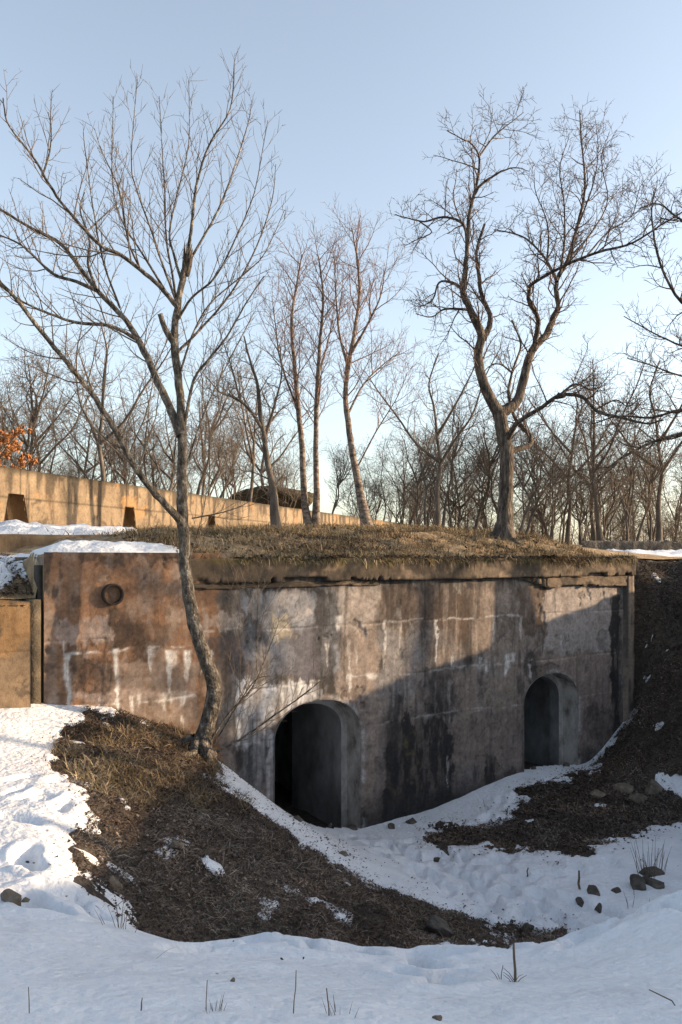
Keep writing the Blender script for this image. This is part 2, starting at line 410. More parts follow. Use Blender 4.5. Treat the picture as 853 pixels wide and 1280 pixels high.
def box(x0, x1, y0, y1, sf=6, warp=10, seed=30):
    wx = px + warp * 4.2 * fbm(Ts, Zs, 2.4, 6, seed, .62); wy = py + warp * 4.6 * fbm(Ts * 2.4, Zs, 2.4, 6, seed + 1, .62)
    mott = .52 + .48 * sstep(-.14, .02, fbm(Ts * 3.2, Zs * .8, 1.9, 6, seed + 2, .64)); sf = sf * .4
    return mott * sstep(x0 - sf, x0 + sf, wx) * (1 - sstep(x1 - sf, x1 + sf, wx)) * sstep(y0 - sf, y0 + sf, wy) * (1 - sstep(y1 - sf, y1 + sf, wy))
C = np.empty(Ts.shape + (3,)); C[:] = (.255, .208, .178)
def mix(col, m, k=1.0):
    global C
    m = np.clip(m * k * 1.12, 0, 1)[..., None]; C = C * (1 - m) + np.array(col) * m
streak = fbm(Ts * 9, Zs * .55, 1, 5, 40, .6)          # vertical runs
streak2 = fbm(Ts * 22, Zs * .9, 1, 3, 41)
blot = fbm(Ts, Zs, 1.4, 6, 42, .6) * 1.2; blot2 = fbm(Ts, Zs, 5, 5, 43, .65) * 1.25
GREY = (.31, .295, .29); BRN = (.23, .128, .076); DBRN = (.095, .062, .045); BLK = (.030, .027, .027); PINK = (.29, .228, .19); WHT = (.72, .70, .68); MOSS = (.13, .105, .045); LGT = (.40, .36, .335)
mix(GREY, sstep(-.05, .3, blot), .45); mix(LGT, sstep(.05, .25, blot2), .18); mix(DBRN, sstep(.1, .35, -blot2), .3)
mix(DBRN, sstep(.06, .28, streak), .40)
mix((.15, .122, .108), sstep(2.9, 1.3, Zs + .6 * blot) * (px > 262), .6)  # lower wall painted darker and greyer, its shaded tone put into the colour
mix(BLK, box(480, 600, 732, 905, 10, 16, 150) * sstep(-.12, .1, streak + .5 * blot), .6); mix((.07, .068, .075), box(300, 424, 732, 850, 8, 14, 152) * sstep(-.14, .06, streak), .65)  # dark runs; second box deepens the band of stain and painted shade
mix(BLK, sstep(.03, .20, fbm(Ts * 3.2, Zs * .5, 1.0, 6, 48, .6)) * (px > 262) * (px < 690), .6)
mix(BLK, sstep(.10, .22, fbm(Ts * 5, Zs * .6, 1.2, 6, 49)) * (px > 262) * (px < 690), .5)
# left part: iron brown
mix(BRN, box(30, 275, 680, 960, 10, 8, 50), .85)
mix(DBRN, box(30, 275, 680, 960, 10, 8, 50) * sstep(-.02, .22, fbm(Ts, Zs, 3.0, 5, 51)), .85)
mix(PINK, box(50, 250, 690, 930, 10, 14, 52) * sstep(.06, .22, fbm(Ts, Zs, 4.2, 5, 53)), .55)
mix(PINK, box(120, 250, 828, 905, 5, 6, 54), .65); mix(DBRN, box(88, 140, 815, 870, 6, 14, 55), .75); mix(DBRN, box(132, 215, 780, 812, 6, 8, 56), .7)
mix((.36, .29, .26), box(75, 140, 776, 806, 5, 10, 57), .6); mix((.34, .27, .24), box(90, 245, 864, 876, 3, 5, 58), .6)
mix(BLK, box(40, 78, 684, 745, 8, 10, 59), .8); mix(BLK, box(100, 250, 688, 703, 3, 8, 60), .55); mix(DBRN, box(60, 240, 735, 765, 8, 14, 62) * sstep(-.1, .2, blot), .5)
# middle: black water runs and washed grey, with dappled sun and shade painted in
mix((.26, .27, .30), box(305, 425, 730, 850, 10, 12, 63), .75)
mix(BLK, box(303, 324, 732, 800, 5, 10, 64), .75); mix(LGT, box(312, 392, 738, 772, 6, 10, 65), .6); mix((.50, .42, .30), box(334, 362, 772, 800, 5, 9, 66), .7)
mix(BLK, box(394, 424, 735, 872, 6, 7, 67), .72); mix((.12, .11, .12), box(355, 400, 786, 850, 8, 10, 68), .7); mix((.10, .08, .08), box(262, 330, 792, 850, 8, 14, 69) * sstep(-.2, .15, blot2 + .4 * streak), .8)
mix(LGT, box(255, 302, 765, 792, 6, 10, 70), .4)
mix((.60, .60, .62), box(300, 398, 851, 893, 4, 8, 71) * sstep(-.25, .2, streak), .9); mix((.5, .5, .52), box(300, 345, 885, 1010, 6, 8, 72) * sstep(-.15, .2, streak), .6)
mix(BLK, box(335, 402, 727, 741, 4, 7, 73), .8); mix(BLK, box(290, 335, 935, 985, 8, 10, 74), .7)
mix(PINK, box(428, 470, 735, 1020, 8, 9, 75), .75); mix(LGT, box(424, 470, 732, 790, 8, 12, 76), .45)
mix(DBRN, box(478, 545, 732, 786, 6, 8, 77), .62); mix(BLK, box(483, 500, 732, 775, 4, 8, 78), .5); mix(DBRN, box(546, 600, 735, 800, 8, 10, 79) * sstep(-.15, .15, streak), .65); mix((.24, .225, .225), box(474, 522, 786, 868, 8, 10, 80), .65)
mix((.16, .14, .135), box(520, 580, 790, 900, 10, 12, 81) * sstep(-.1, .25, blot2 + .3 * streak), .75)
mix(BLK, box(486, 566, 900, 1030, 6, 8, 82), .86); mix(BLK, box(534, 576, 838, 893, 6, 8, 83), .55); mix(MOSS, box(490, 530, 905, 990, 8, 16, 84) * sstep(.0, .2, blot2), .55)
mix(DBRN, box(648, 680, 728, 790, 4, 7, 85), .65); mix(PINK, box(600, 648, 735, 830, 8, 10, 86), .5)
mix((.37, .325, .305), box(680, 772, 733, 815, 3, 6, 87), .8); mix((.30, .225, .195), box(670, 772, 818, 935, 3, 4, 88), .65); mix(DBRN, box(700, 770, 820, 900, 8, 8, 89) * sstep(.08, .3, streak), .4)
mix(PINK, box(566, 652, 838, 960, 8, 10, 90), .55)
mix(BLK, box(610, 622, 940, 990, 3, 6, 91), .85); mix(BLK, box(765, 776, 742, 930, 2.5, 3, 92), .85); mix((.10, .085, .08), box(735, 770, 885, 935, 6, 10, 93), .6)
mix(BLK, box(660, 680, 815, 850, 3, 9, 94), .6)
# damp, dark foot of the wall and drip stains under the cornice
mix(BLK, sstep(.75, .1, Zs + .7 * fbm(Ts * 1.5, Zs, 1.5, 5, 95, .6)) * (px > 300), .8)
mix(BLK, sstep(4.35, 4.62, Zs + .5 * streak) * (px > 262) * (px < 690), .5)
# lime: seams and drips
seam = np.zeros(Ts.shape)
for (x0, x1, zz, k) in ((80, 250, JZ[0] - .19, .6), (80, 245, JZ[1] - .02, .55), (440, 670, JZ[1], .5), (320, 400, JZ[1] + .03, .9), (250, 400, JZ[0], .35), (480, 650, JZ[0], .5), (480, 655, JZ[2], .35)):
    m = (px > x0) & (px < x1)
    seam = np.maximum(seam, m * k * np.exp(-((Zs - zz - .12 * wob - .05 * blot2) / .018) ** 2) * sstep(-.08, .10, fbm(Ts, Zs, 3.3, 5, 96 + zz, .65)))
mix(WHT, seam, .9)
wx = px + 7 * fbm(Ts, Zs, 2.5, 3, 99) + 6 * fbm(Ts * 1.5, Zs * .7, 9, 4, 98, .7); rag = .45 + .55 * sstep(-.16, .0, fbm(Ts * 2.2, Zs * .5, 8, 4, 97, .7)); pass
def drip(x, y0, y1, w_, k=1.0, col=WHT):
    f = np.clip((py - y0) / (y1 - y0), 0, 1)
    ww = w_ * (1 - .55 * f) * (.75 + .8 * (fbm(Zs * 0 + x, Zs, 4, 3, x % 17) + .25))
    m = np.exp(-((wx - x) / np.maximum(ww * .5, .5)) ** 4) * sstep(y0 - 2, y0 + 2, py) * (1 - sstep(y1 - 6, y1 + 2, py))
    mix(col, m * rag * (.8 + 1.0 * blot2), k)
for a in ((147, 811, 903, 7), (188, 811, 842, 5), (190, 812, 835, 9, .5), (212, 813, 868, 8), (218, 813, 835, 14, .6), (234, 813, 852, 10), (252, 815, 845, 4, .7), (84, 818, 886, 9, .8), (80, 800, 825, 3, .5),
          (163, 870, 892, 8, .7), (173, 868, 885, 6, .6), (205, 866, 890, 9, .75), (214, 864, 884, 6, .6), (229, 864, 885, 8, .8), (229, 895, 920, 4, .6), (262, 812, 832, 8, .6),
          (299, 855, 932, 9, .95), (310, 860, 900, 5, .5), (330, 852, 925, 7, .5), (352, 852, 900, 8, .5), (375, 852, 890, 9, .5), (390, 850, 880, 6, .6), (424, 770, 790, 9, .85), (409, 805, 835, 5, .7), (437, 842, 868, 6, .8), (346, 790, 808, 6, .5),
          (464, 842, 850, 20, .7), (480, 775, 838, 4, .5), (500, 760, 820, 4, .4), (545, 775, 832, 4, .8), (566, 820, 838, 4, .6), (600, 822, 838, 6, .8), (608, 825, 845, 4, .6), (633, 818, 846, 8, .95), (640, 816, 828, 10, .6), (618, 770, 815, 4, .5), (650, 770, 800, 5, .5), (662, 830, 850, 4, .7), (437, 800, 842, 4, .4), (446, 800, 850, 3, .3), (478, 850, 870, 4, .5), (560, 945, 985, 3, .5)):
    drip(*a)
for i in range(60):      # faint runs below the lime seams
    xx = rnd.uniform(300, 760); yy = rnd.choice((775, 840, 855)) - (xx - 430) * .04
    drip(xx, yy, yy + rnd.uniform(12, 60), rnd.uniform(2, 5), rnd.uniform(.1, .35), LGT if rnd.random() < .6 else BLK)
for i in range(26):
    xx = rnd.uniform(300, 700); drip(xx, 728, 728 + rnd.uniform(25, 95), rnd.uniform(4, 11), rnd.uniform(.25, .6), BLK)
# pale rims round the doorways
for c, hw, spr, cr in DOORS:
    loc = Tg - c
    e = np.where(Zg < spr, np.abs(loc) - hw, np.sqrt(np.abs(loc) ** 2 + (np.maximum(Zg - spr, 0) * hw / (cr - spr)) ** 2) - hw)
    mix((.42, .41, .41), np.exp(-((e - .06) / .06) ** 2) * (loc > -.3) * sstep(-.15, .1, blot2), .6); mix((.06, .055, .05), np.exp(-(e / .03) ** 2), .55)
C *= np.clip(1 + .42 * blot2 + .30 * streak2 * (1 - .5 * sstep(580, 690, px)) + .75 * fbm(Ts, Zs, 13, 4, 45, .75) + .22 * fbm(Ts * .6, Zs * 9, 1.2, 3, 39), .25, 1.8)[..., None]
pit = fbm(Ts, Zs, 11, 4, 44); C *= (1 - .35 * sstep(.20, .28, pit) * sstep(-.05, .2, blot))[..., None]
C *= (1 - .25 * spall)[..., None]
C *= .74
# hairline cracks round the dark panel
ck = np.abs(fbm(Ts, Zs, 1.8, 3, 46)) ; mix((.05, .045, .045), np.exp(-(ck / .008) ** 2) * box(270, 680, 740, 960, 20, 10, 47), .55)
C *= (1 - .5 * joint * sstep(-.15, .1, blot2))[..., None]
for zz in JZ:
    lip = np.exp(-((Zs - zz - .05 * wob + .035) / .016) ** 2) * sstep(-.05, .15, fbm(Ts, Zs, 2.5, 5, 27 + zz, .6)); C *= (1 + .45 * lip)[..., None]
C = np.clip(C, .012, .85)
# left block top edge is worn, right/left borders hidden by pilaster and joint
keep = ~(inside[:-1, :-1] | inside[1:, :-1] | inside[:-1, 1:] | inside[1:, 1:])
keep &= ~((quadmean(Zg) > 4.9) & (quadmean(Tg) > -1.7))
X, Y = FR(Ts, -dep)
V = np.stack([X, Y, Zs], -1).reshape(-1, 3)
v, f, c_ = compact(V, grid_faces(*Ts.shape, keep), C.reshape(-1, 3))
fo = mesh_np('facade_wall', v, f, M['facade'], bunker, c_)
# body shell behind the facade: closed, so the rooms inside stay dark
mb = MB()
mb.add([fr3(p) for p in ((TL, .0, -.75), (TR, .0, -.75), (TR, 8, -.75), (TL, 8, -.75), (TL, .0, 5.02), (TR, .0, 5.02), (TR, 8, 5.02), (TL, 8, 5.02))],
       [(0, 3, 2, 1), (4, 5, 6, 7), (1, 2, 6, 5), (2, 3, 7, 6), (3, 0, 4, 7)])
mb.build('body', M['brownc'], bunker)
# arched passages
for c, hw, spr, cr in DOORS:
    mb = MB()
    prof = [(-.015, 0), (.20, 0), (.40, .012), (.42, .13), (.70, .135), (.72, .09), (2.35, .09)]
    rows = []
    for s, ins in prof:
        rows.append([fr3((c + x, s, z)) for x, z in arch_pts(hw - ins, spr - ins * .1, cr - ins, -.5)])
    n = len(rows[0])
    mr = MB()
    for i in range(len(rows) - 1):
        (mr if i < 3 else mb).add(rows[i] + rows[i + 1], [(j, j + 1, n + j + 1, n + j) for j in range(n - 1)])
    mb.build('passage', M['dimc'], bunker); mr.build('door_reveal', M['reveal'], bunker)
    mb = MB()
    x0, x1, s0, s1, z0, z1 = c - hw - 1.2, c + hw + .5, 2.36, 6.5, -.4, 2.9
    q8 = [fr3(p) for p in ((x0, s0, z0), (x1, s0, z0), (x1, s1, z0), (x0, s1, z0), (x0, s0, z1), (x1, s0, z1), (x1, s1, z1), (x0, s1, z1))]
    mb.add(q8, [(0, 1, 2, 3), (4, 7, 6, 5), (1, 5, 6, 2), (2, 6, 7, 3), (3, 7, 4, 0)])
    mb.build('chamber', M['dimc'], bunker)
# cornice: long projecting slab with worn lower edge
def worn_bar(name, t0, t1, s0, s1, z0, z1, wear=.02, nt_=160, seed=1, moss=0.):
    """projecting bar: chipped underside, rough face; bare concrete, grime and moss as colour"""
    ts = np.linspace(t0, t1, nt_); nf = 11
    sec = [(s1, z0), (s0 * .3, z0)] + [(s0, z0 + (z1 - z0) * k / (nf - 1)) for k in range(nf)] + [(s1, z1)]
    Vv = []; Cc = []
    chip = .9 * wear * sstep(.06, .2, fbm(ts, ts * 0 + 2, 1.6, 5, seed + 3, .6)) * 3
    for k, (s_, z_) in enumerate(sec):
        a_ = wear * 1.6 * fbm(ts, ts * 0 + z_ * 2, 3.2, 5, seed, .6); b_ = wear * .8 * fbm(ts, ts * 0 + k * .3, 2.5, 5, seed + 1, .6)
        edge = 1. if k in (1, 2) else (.45 if k == 3 else 0)
        prj = 1 - .72 * sstep(-1.2, -2.5, ts) if name == 'cornice' else 1
        x, y = FR(ts, (s_ * prj if s_ < 0 else s_) + (a_ + chip * edge if s_ == s0 else 0)); Vv.append(np.stack([x, y, z_ + b_ + chip * edge * .8], -1))
        base = np.array([.135, .10, .072]) * (1 + .9 * fbm(ts, ts * 0 + z_ * 3, 4, 6, seed + 5, .68))[:, None]
        g_ = sstep(.0, .14, fbm(ts * 1.3, ts * 0 + z_ * 2, 1.5, 6, seed + 6, .65) + .14 * sstep(4.5, 1.5, ts) + .03)[:, None]
        base = base * (1 - .72 * g_) + np.array([.035, .028, .021]) * .72 * g_
        mo_ = (moss * sstep(-.04, .1, fbm(ts, ts * 0 + z_ * 3, 2.8, 6, seed + 8, .65) + .8 * ((z_ - z0) / (z1 - z0) - .85)))[:, None]
        Cc.append(np.clip(base * (1 - mo_) + np.array([.085, .066, .022]) * mo_, .01, .5))
    V = np.stack(Vv, 0).reshape(-1, 3); n_ = len(sec)
    F = grid_faces(n_, nt_)
    caps = []
    for j in (0, nt_ - 1):
        for k in range(2, n_ - 2): caps.append((j, k * nt_ + j, (k + 1) * nt_ + j, (n_ - 1) * nt_ + j))
    return mesh_np(name, V, np.r_[F, np.array(caps)], M['facade'], bunker, np.concatenate(Cc), smooth=False)
worn_bar('cornice', -2.6, TR + .10, -.17, .4, 4.60, 5.0, .05, 700, 2, .75)
worn_bar('string_course', 5.75, TR - .175, -.115, .1, 4.36, 4.585, .05, 160, 5)
worn_bar('ledge', -2.55, 1.3, -.05, .1, 4.50, 4.59, .05, 160, 7)
# broken, hanging end of the string course
mb = MB(); rg = random.Random(3)
for i in range(5):
    t0 = 5.80 - .17 * (i + 1); mb.box((t0, -.10 + .012 * i, 4.60 - .20 + .035 * i), (t0 + .185, .05, 4.60), fr3, .02, rg)
mb.build('broken_end', M['cornice'], bunker)
Zp = np.linspace(-.75, 4.597, 180); secp = [(TR - .17, .1), (TR - .17, -.12), (TR - .08, -.12), (TR + .0, -.12), (TR + .09, -.12), (TR + .09, .5)]
Vp = []; Cp = []
for k, (t_, s_) in enumerate(secp):
    x, y = FR(t_ + .03 * fbm(Zp, Zp * 0 + k, 2.5, 5, 3, .6), s_ + .03 * fbm(Zp, Zp * 0 + k, 3, 5, 4, .6)); Vp.append(np.stack([x, y, Zp], -1))
    g_ = sstep(-.02, .12, fbm(Zp * .7, Zp * 0 + k * .6, 1.4, 6, 8, .65) + (.12 if k < 2 else -.05))[:, None]
    Cp.append(np.array([.19, .145, .115]) * (1 + .8 * fbm(Zp, Zp * 0 + k, 4, 6, 6, .68))[:, None] * (1 - .8 * g_) + .03 * g_)
mesh_np('pilaster', np.concatenate(Vp), grid_faces(len(secp), 180), M['facade'], bunker, np.clip(np.concatenate(Cp), .01, .5), smooth=False)
# drain pipe stub in the left block
tp, zp = -3.745, 4.45
def ring(mb, rows, n=32):
    V = []
    for s, r in rows:
        for k in range(n):
            a = 2 * math.pi * k / n; V.append(fr3((tp + r * math.cos(a), s, zp + r * math.sin(a))))
    F = [(i * n + k, i * n + (k + 1) % n, (i + 1) * n + (k + 1) % n, (i + 1) * n + k) for i in range(len(rows) - 1) for k in range(n)]
    mb.add(V, F)
mb = MB(); ring(mb, [(.05, .165), (-.09, .165), (-.10, .155), (-.10, .138), (-.09, .13), (.10, .13)])
pp = mb.build('pipe', M['iron'], bunker, True)
mb = MB(); ring(mb, [(.05, .132), (.045, .09), (.02, .075), (.015, .001)])
o = mb.build('plug', M['rock'], bunker, True); o.parent = pp

def weather(T_, Z_, ztop, base, seed):
    c_ = np.empty(T_.shape + (3,)); c_[:] = base
    c_ *= np.clip(1 + .8 * fbm(T_, Z_, 1.3, 7, seed, .64) + .5 * fbm(T_, Z_, 9, 4, seed + 1, .7), .3, 1.8)[..., None]
    def mx(col, m):
        m = np.clip(m, 0, 1)[..., None]; return c_ * (1 - m) + np.array(col) * m
    run = fbm(T_ * 4, Z_ * .45, 1, 6, seed + 2, .62)
    c_ = mx((.05, .038, .028), .85 * sstep(.02, .16, run + .10 * sstep(ztop - .9, ztop, Z_)))
    c_ = mx((.04, .034, .024), .8 * sstep(ztop - .16, ztop - .02, Z_ + .2 * fbm(T_, Z_, 2, 5, seed + 3, .6)))
    c_ = mx((.30, .16, .06), .5 * sstep(.12, .22, fbm(T_, Z_, 1.1, 6, seed + 4, .65)))
    c_ = mx((.06, .046, .034), .7 * sstep(.13, .2, fbm(T_, Z_, 2.6, 6, seed + 5, .66)))
    jn = np.exp(-((Z_ - ztop + .75 + .02 * run) / .012) ** 2) * .5 + np.exp(-(((T_ + 2) % 4.5 - 2.2) / .02) ** 2) * .6
    return np.clip(c_ * (1 - np.clip(jn, 0, .7))[..., None], .015, .6)
# wing wall left of the joint
wing = empty('wing_wall', fr3((TL - 2, 0, 2)), 'low sunlit tan concrete wing wall left of the bunker, snow on its top', 'wall')
wloc = np.array(wing.location)
def wbox(name, t0, t1, s0, s1, z0, z1, mat, n=1):
    mb = MB(); mb.box((t0, s0, z0), (t1, s1, z1), lambda p: tuple(np.array(fr3(p)) - wloc))
    return mb.build(name, mat, wing)
def wpanel(name, t0, t1, s0, s1, z0, z1, seed):
    nt2, nz2 = 240, 130
    T2, Z2 = np.meshgrid(np.linspace(t0, t1, nt2), np.linspace(z0, z1, nz2), indexing='ij')
    Z2 = Z2 - .06 * ((T2 - t0) / (t1 - t0)) ** 8 * (Z2 > z1 - .1)
    S2 = s0 + .02 * fbm(T2, Z2, 2, 4, seed) + .10 * sstep(z1 - .09, z1, Z2)
    x, y = FR(T2, S2); x2, y2 = FR(T2[:, -1], np.full(nt2, s1)); x3, y3 = FR(np.full(nz2, t1), np.full(nz2, s1))
    V = np.stack([x, y, Z2], -1).reshape(-1, 3); F = grid_faces(nt2, nz2)
    top = np.stack([x2, y2, Z2[:, -1]], -1); b = len(V); V = np.r_[V, top]
    F = np.r_[F, [(i * nz2 + nz2 - 1, (i + 1) * nz2 + nz2 - 1, b + i + 1, b + i) for i in range(nt2 - 1)]]
    b = len(V); V = np.r_[V, np.stack([x3, y3, Z2[-1]], -1)]; k0 = (nt2 - 1) * nz2
    F = np.r_[F, [(k0 + i, b + i, b + i + 1, k0 + i + 1) for i in range(nz2 - 1)]]
    Tc = np.r_[T2.ravel(), T2[:, -1], np.full(nz2, t1)]; Zc = np.r_[Z2.ravel(), Z2[:, -1], Z2[-1]]
    return mesh_np(name, V - wloc, F, M['facade'], wing, weather(Tc, Zc, z1, (.175, .122, .077), 170), smooth=False)
wpanel('wall_face', -9, TL - .22, -.16, .5, 1.8, 4.44, 31)
wbox('joint_strip', TL - .219, TL - .05, -.03, .45, 1.8, 4.40, M['brownc'])
wbox('painted_joint_shade', TL - .05, TL + .0, .08, .4, 1.8, 4.9, M['iron'])  # dark solid strip in the groove, standing in for its shade

# ------------------------------------------------------------------ walls behind
# low step wall on the terrace
A = np.array(P(-150, 690, 14.2)); B = np.array(P(150, 690, 17.4))
st = empty('step_wall', tuple((A + B) / 2), 'low tan concrete step with snow on top behind the bunker roof', 'wall')
def wall_between(parent, name, A, B, th, z0a, z0b, z1a, z1b, mat, n=60, m=8, rough=.02, seed=1):
    d = (B - A)[:2]; L = np.linalg.norm(d); d = d / L; nrm = np.array([d[1], -d[0]])   # towards camera/right
    u = np.linspace(0, L, n); out = []
    secs = [(th, 0)] + [(0, k / m) for k in range(m + 1)] + [(th, 1)]
    rows = []
    for k, (s, f_) in enumerate(secs):
        z0 = z0a + (z0b - z0a) * u / L; z1 = z1a + (z1b - z1a) * u / L
        z = z0 + (z1 - z0) * f_
        off = -s + rough * 2 * fbm(u, z, 1.5, 4, seed) * (s == 0)
        zz = z + (rough * 1.5 * fbm(u, u * 0 + s, 1.2, 4, seed + 1) if f_ == 1 else 0)
        rows.append(np.stack([A[0] + d[0] * u + nrm[0] * off, A[1] + d[1] * u + nrm[1] * off, zz], -1))
    V = np.stack(rows, 0).reshape(-1, 3); F = grid_faces(len(secs), n)
    V = V - np.array(parent.location)
    o = mesh_np(name, V, F, mat, parent, smooth=False); return o
wall_between(st, 'wall_face', A, B, .6, 4.7, 4.7, 5.46, 5.50, M['tan'], 60, 6, .03, 60)
# snow lying on the step, on the left block and behind the wing wall
def snow_strip(name, poly, zoff, smin=-9., thick=.17):
    """closed drift laid on the upper ground; poly in photo px with depth"""
    pts = np.array([P(*a) for a in poly]); lo = pts[:, :2].min(0) - .3; hi = pts[:, :2].max(0) + .3
    nx, ny = 120, 70
    X, Y = np.meshgrid(np.linspace(lo[0], hi[0], nx), np.linspace(lo[1], hi[1], ny), indexing='ij')
    d = -seg_sd(X, Y, pts[:, :2]) + .22 * fbm(X, Y, 1.6, 4, 70)
    d = np.minimum(d, TS(X, Y)[1] - smin)
    tS, sS = TS(X, Y)
    xq, yq = FR(tS, np.maximum(sS, .05)) if smin < 0 and smin > -1 else (X, Y)
    z = turf_z(xq, yq) + np.where(d > 0, zoff, 0) - .05 + thick * sstep(-.02, .35, d)
    dm = np.maximum.reduce([d[:-1, :-1], d[1:, :-1], d[:-1, 1:], d[1:, 1:]])
    V = np.stack([X, Y, z], -1).reshape(-1, 3)
    kp = dm > -.08
    if -1 < smin < 0: kp &= quadmean(sS) > .03
    v, f, _ = compact(V, grid_faces(nx, ny, kp))
    return tag(mesh_np(name, v, f, M['snow']), kind='structure')
snow_strip('snow_on_step', [(-300, 665, 15.0), (-60, 667, 16.0), (150, 667, 17.4), (190, 665, 20.5), (60, 664, 18.6), (-300, 660, 17.2)], 0.03)
snow_strip('snow_on_block', [(20, 688, 11.9), (90, 690, 11.9), (240, 690, 12.8), (250, 686, 13.6), (170, 686, 13.9), (60, 684, 14.3), (-60, 690, 13.6)], 0, -.06, .075)
snow_strip('snow_on_path', [(748, 694, 34), (800, 693, 33), (900, 693, 36), (1000, 690, 46), (860, 690, 47), (800, 691, 42)], .02)
snow_strip('snow_behind_wing_wall', [(-250, 746, 10.4), (8, 742, 11.7), (26, 722, 12.2), (10, 704, 12.9), (-250, 700, 12.9)], 0.02, .1, .15)

# long parapet wall with trapezoid niches
A = np.array(P(-60, 660, 18.6)); Bq = np.array([6.9, 60.0, 5.0])
d2 = np.array([15.3, 40.0]); d2 /= np.linalg.norm(d2)
A0 = np.array(P(0, 664, 20.0))
A = np.array([A0[0] - d2[0] * 4, A0[1] - d2[1] * 4]); LW = 47.0
parapet = empty('parapet_wall', (A0[0], A0[1], 5.5), 'long sunlit tan concrete parapet wall with trapezoid niches behind the bunker', 'wall')
nrm = np.array([d2[1], -d2[0]])
ZTOP = 7.30
NICHE = [(4.55, .95, .50, 6.65, 5.62), (9.35, .80, .42, 6.62, 5.6), (14.4, .75, .40, 6.60, 5.6)]   # u centre, bottom width, top width, top z, bottom z
du = .05
us = np.arange(0, LW, du); zs = np.arange(5.0, ZTOP + .001, .05)
U, Zz = np.meshgrid(us, zs, indexing='ij')
hole = np.zeros(U.shape, bool)
for (uc, bw, tw, zt, zb) in NICHE:
    hwid = (bw + (tw - bw) * (Zz - zb) / (zt - zb)) / 2
    hole |= (np.abs(U - uc) < hwid + .02) & (Zz < zt + .02) & (Zz > 4)
off = .02 * fbm(U, Zz, 1.2, 4, 80); ztp = Zz + .02 * fbm(U, U * 0, 1, 4, 81) * (Zz > ZTOP - .04)
V = np.stack([A[0] + d2[0] * U + nrm[0] * off, A[1] + d2[1] * U + nrm[1] * off, ztp], -1).reshape(-1, 3) - np.array(parapet.location)
hk = ~(hole[:-1, :-1] & hole[1:, :-1] & hole[:-1, 1:] & hole[1:, 1:])
M['parapet'] = noise_mat('pale_tan_concrete', [(.055, .040, .027), (.19, .135, .085), (.265, .195, .128)], 1.0, 15, .92, .6, 20, .03, stretch=(1, 1, .5), lo=.30, hi=.60)
v, f, c_ = compact(V, grid_faces(*U.shape, hk), weather(U, Zz, ZTOP, (.195, .146, .098), 160).reshape(-1, 3)); mesh_np('wall_face', v, f, M['facade'], parapet, c_, smooth=False)
def pw(u_, o_, z_): return (A[0] + d2[0] * u_ + nrm[0] * o_ - parapet.location[0], A[1] + d2[1] * u_ + nrm[1] * o_ - parapet.location[1], z_ - parapet.location[2])
mb = MB()   # top and back
mb.add([pw(0, .012, ZTOP), pw(LW, .012, ZTOP), pw(LW, -.9, ZTOP + .03), pw(0, -.9, ZTOP + .03), pw(0, -.9, 4.5), pw(LW, -.9, 4.5)], [(0, 1, 2, 3), (3, 2, 5, 4)])
mb.build('wall_top', M['brownc'], parapet)
for (uc, bw, tw, zt, zb) in NICHE:
    mb = MB(); zb2 = 4.9
    k = (bw - tw) / (zt - zb); bw2 = bw + k * (zb - zb2)
    fr_ = [(uc - bw2 / 2, zb2), (uc - tw / 2, zt), (uc + tw / 2, zt), (uc + bw2 / 2, zb2)]
    V = [pw(a, .025, z) for a, z in fr_] + [pw(a, -.62, z) for a, z in fr_]
    mb.add(V, [(0, 1, 5, 4), (1, 2, 6, 5), (2, 3, 7, 6), (4, 5, 6, 7)]); mb.build('niche', M['tan'], parapet)

# rubble mound showing over the parapet
def lump(loc, size, seed, n=3, amp=.3, squash=.6):
    import bmesh
    bm = bmesh.new(); bmesh.ops.create_icosphere(bm, subdivisions=n, radius=1)
    V = np.array([v_.co[:] for v_ in bm.verts]); F = np.array([[x.index for x in f_.verts] for f_ in bm.faces]); bm.free()
    rr = np.random.default_rng(seed)
    # facet planes for a stony shape
    for k in range(11):
        nn = rr.normal(size=3); nn /= np.linalg.norm(nn); dd = rr.uniform(.38, .75)
        h = V @ nn; V = V - np.outer(np.maximum(h - dd, 0) * .97, nn)
    a = fbm(V[:, 0] + 3, V[:, 1] + V[:, 2] * 1.7, 1.6, 3, seed); V = V * (1 + amp * a)[:, None]
    return V * np.array(size), F
MD = [(290, 618), (330, 607), (375, 612)]
mo = np.array(P(338, 648, 44)); V, F = lump((0, 0, 0), (3.3, 2.4, 1.75), 5, 5, .5)
V[:, 2] += .22 * fbm(V[:, 0], V[:, 1], 1.5, 4, 33); V[:, 0] += .3 * fbm(V[:, 1], V[:, 2], 1.2, 4, 34)
M['moundm'] = noise_mat('rubble_with_snow', [(.02, .017, .012), (.06, .048, .03), (.12, .095, .05)], 1.3, 12, .95, 1, 5, .3)
o = mesh_np('rubble_mound', V, F, M['moundm'], smooth=True); o.location = mo + np.array([0, 3.2, .4])
tag(o, 'dark rubble mound rising above the tan parapet wall', 'mound')

# far grey stone wall
SA = np.array(P(728, 692, 50)); SB = np.array(P(1020, 692, 52))
sw = empty('stone_wall', tuple((SA + SB) / 2), 'long dark grey stone wall at the far side behind the path', 'wall')
wall_between(sw, 'wall_face', SA, SB, .6, 4.9, 4.9, 6.10, 6.02, M['stonewall'], 160, 10, .09, 61)
V0 = []
for i in range(26):
    f_ = (i + .5) / 26; c0 = SA + (SB - SA) * f_
    V, F = lump((0, 0, 0), (.30, .34, .10), 200 + i % 5, 1, .2)
    o = mesh_np('coping_stone', V, F, M['stonewall'], sw, smooth=False)
    o.location = (c0[0] - sw.location[0], c0[1] + .3 - sw.location[1], 6.08 + rnd.uniform(-.03, .03) - sw.location[2]); o.rotation_euler[2] = rnd.uniform(-.3, .3)

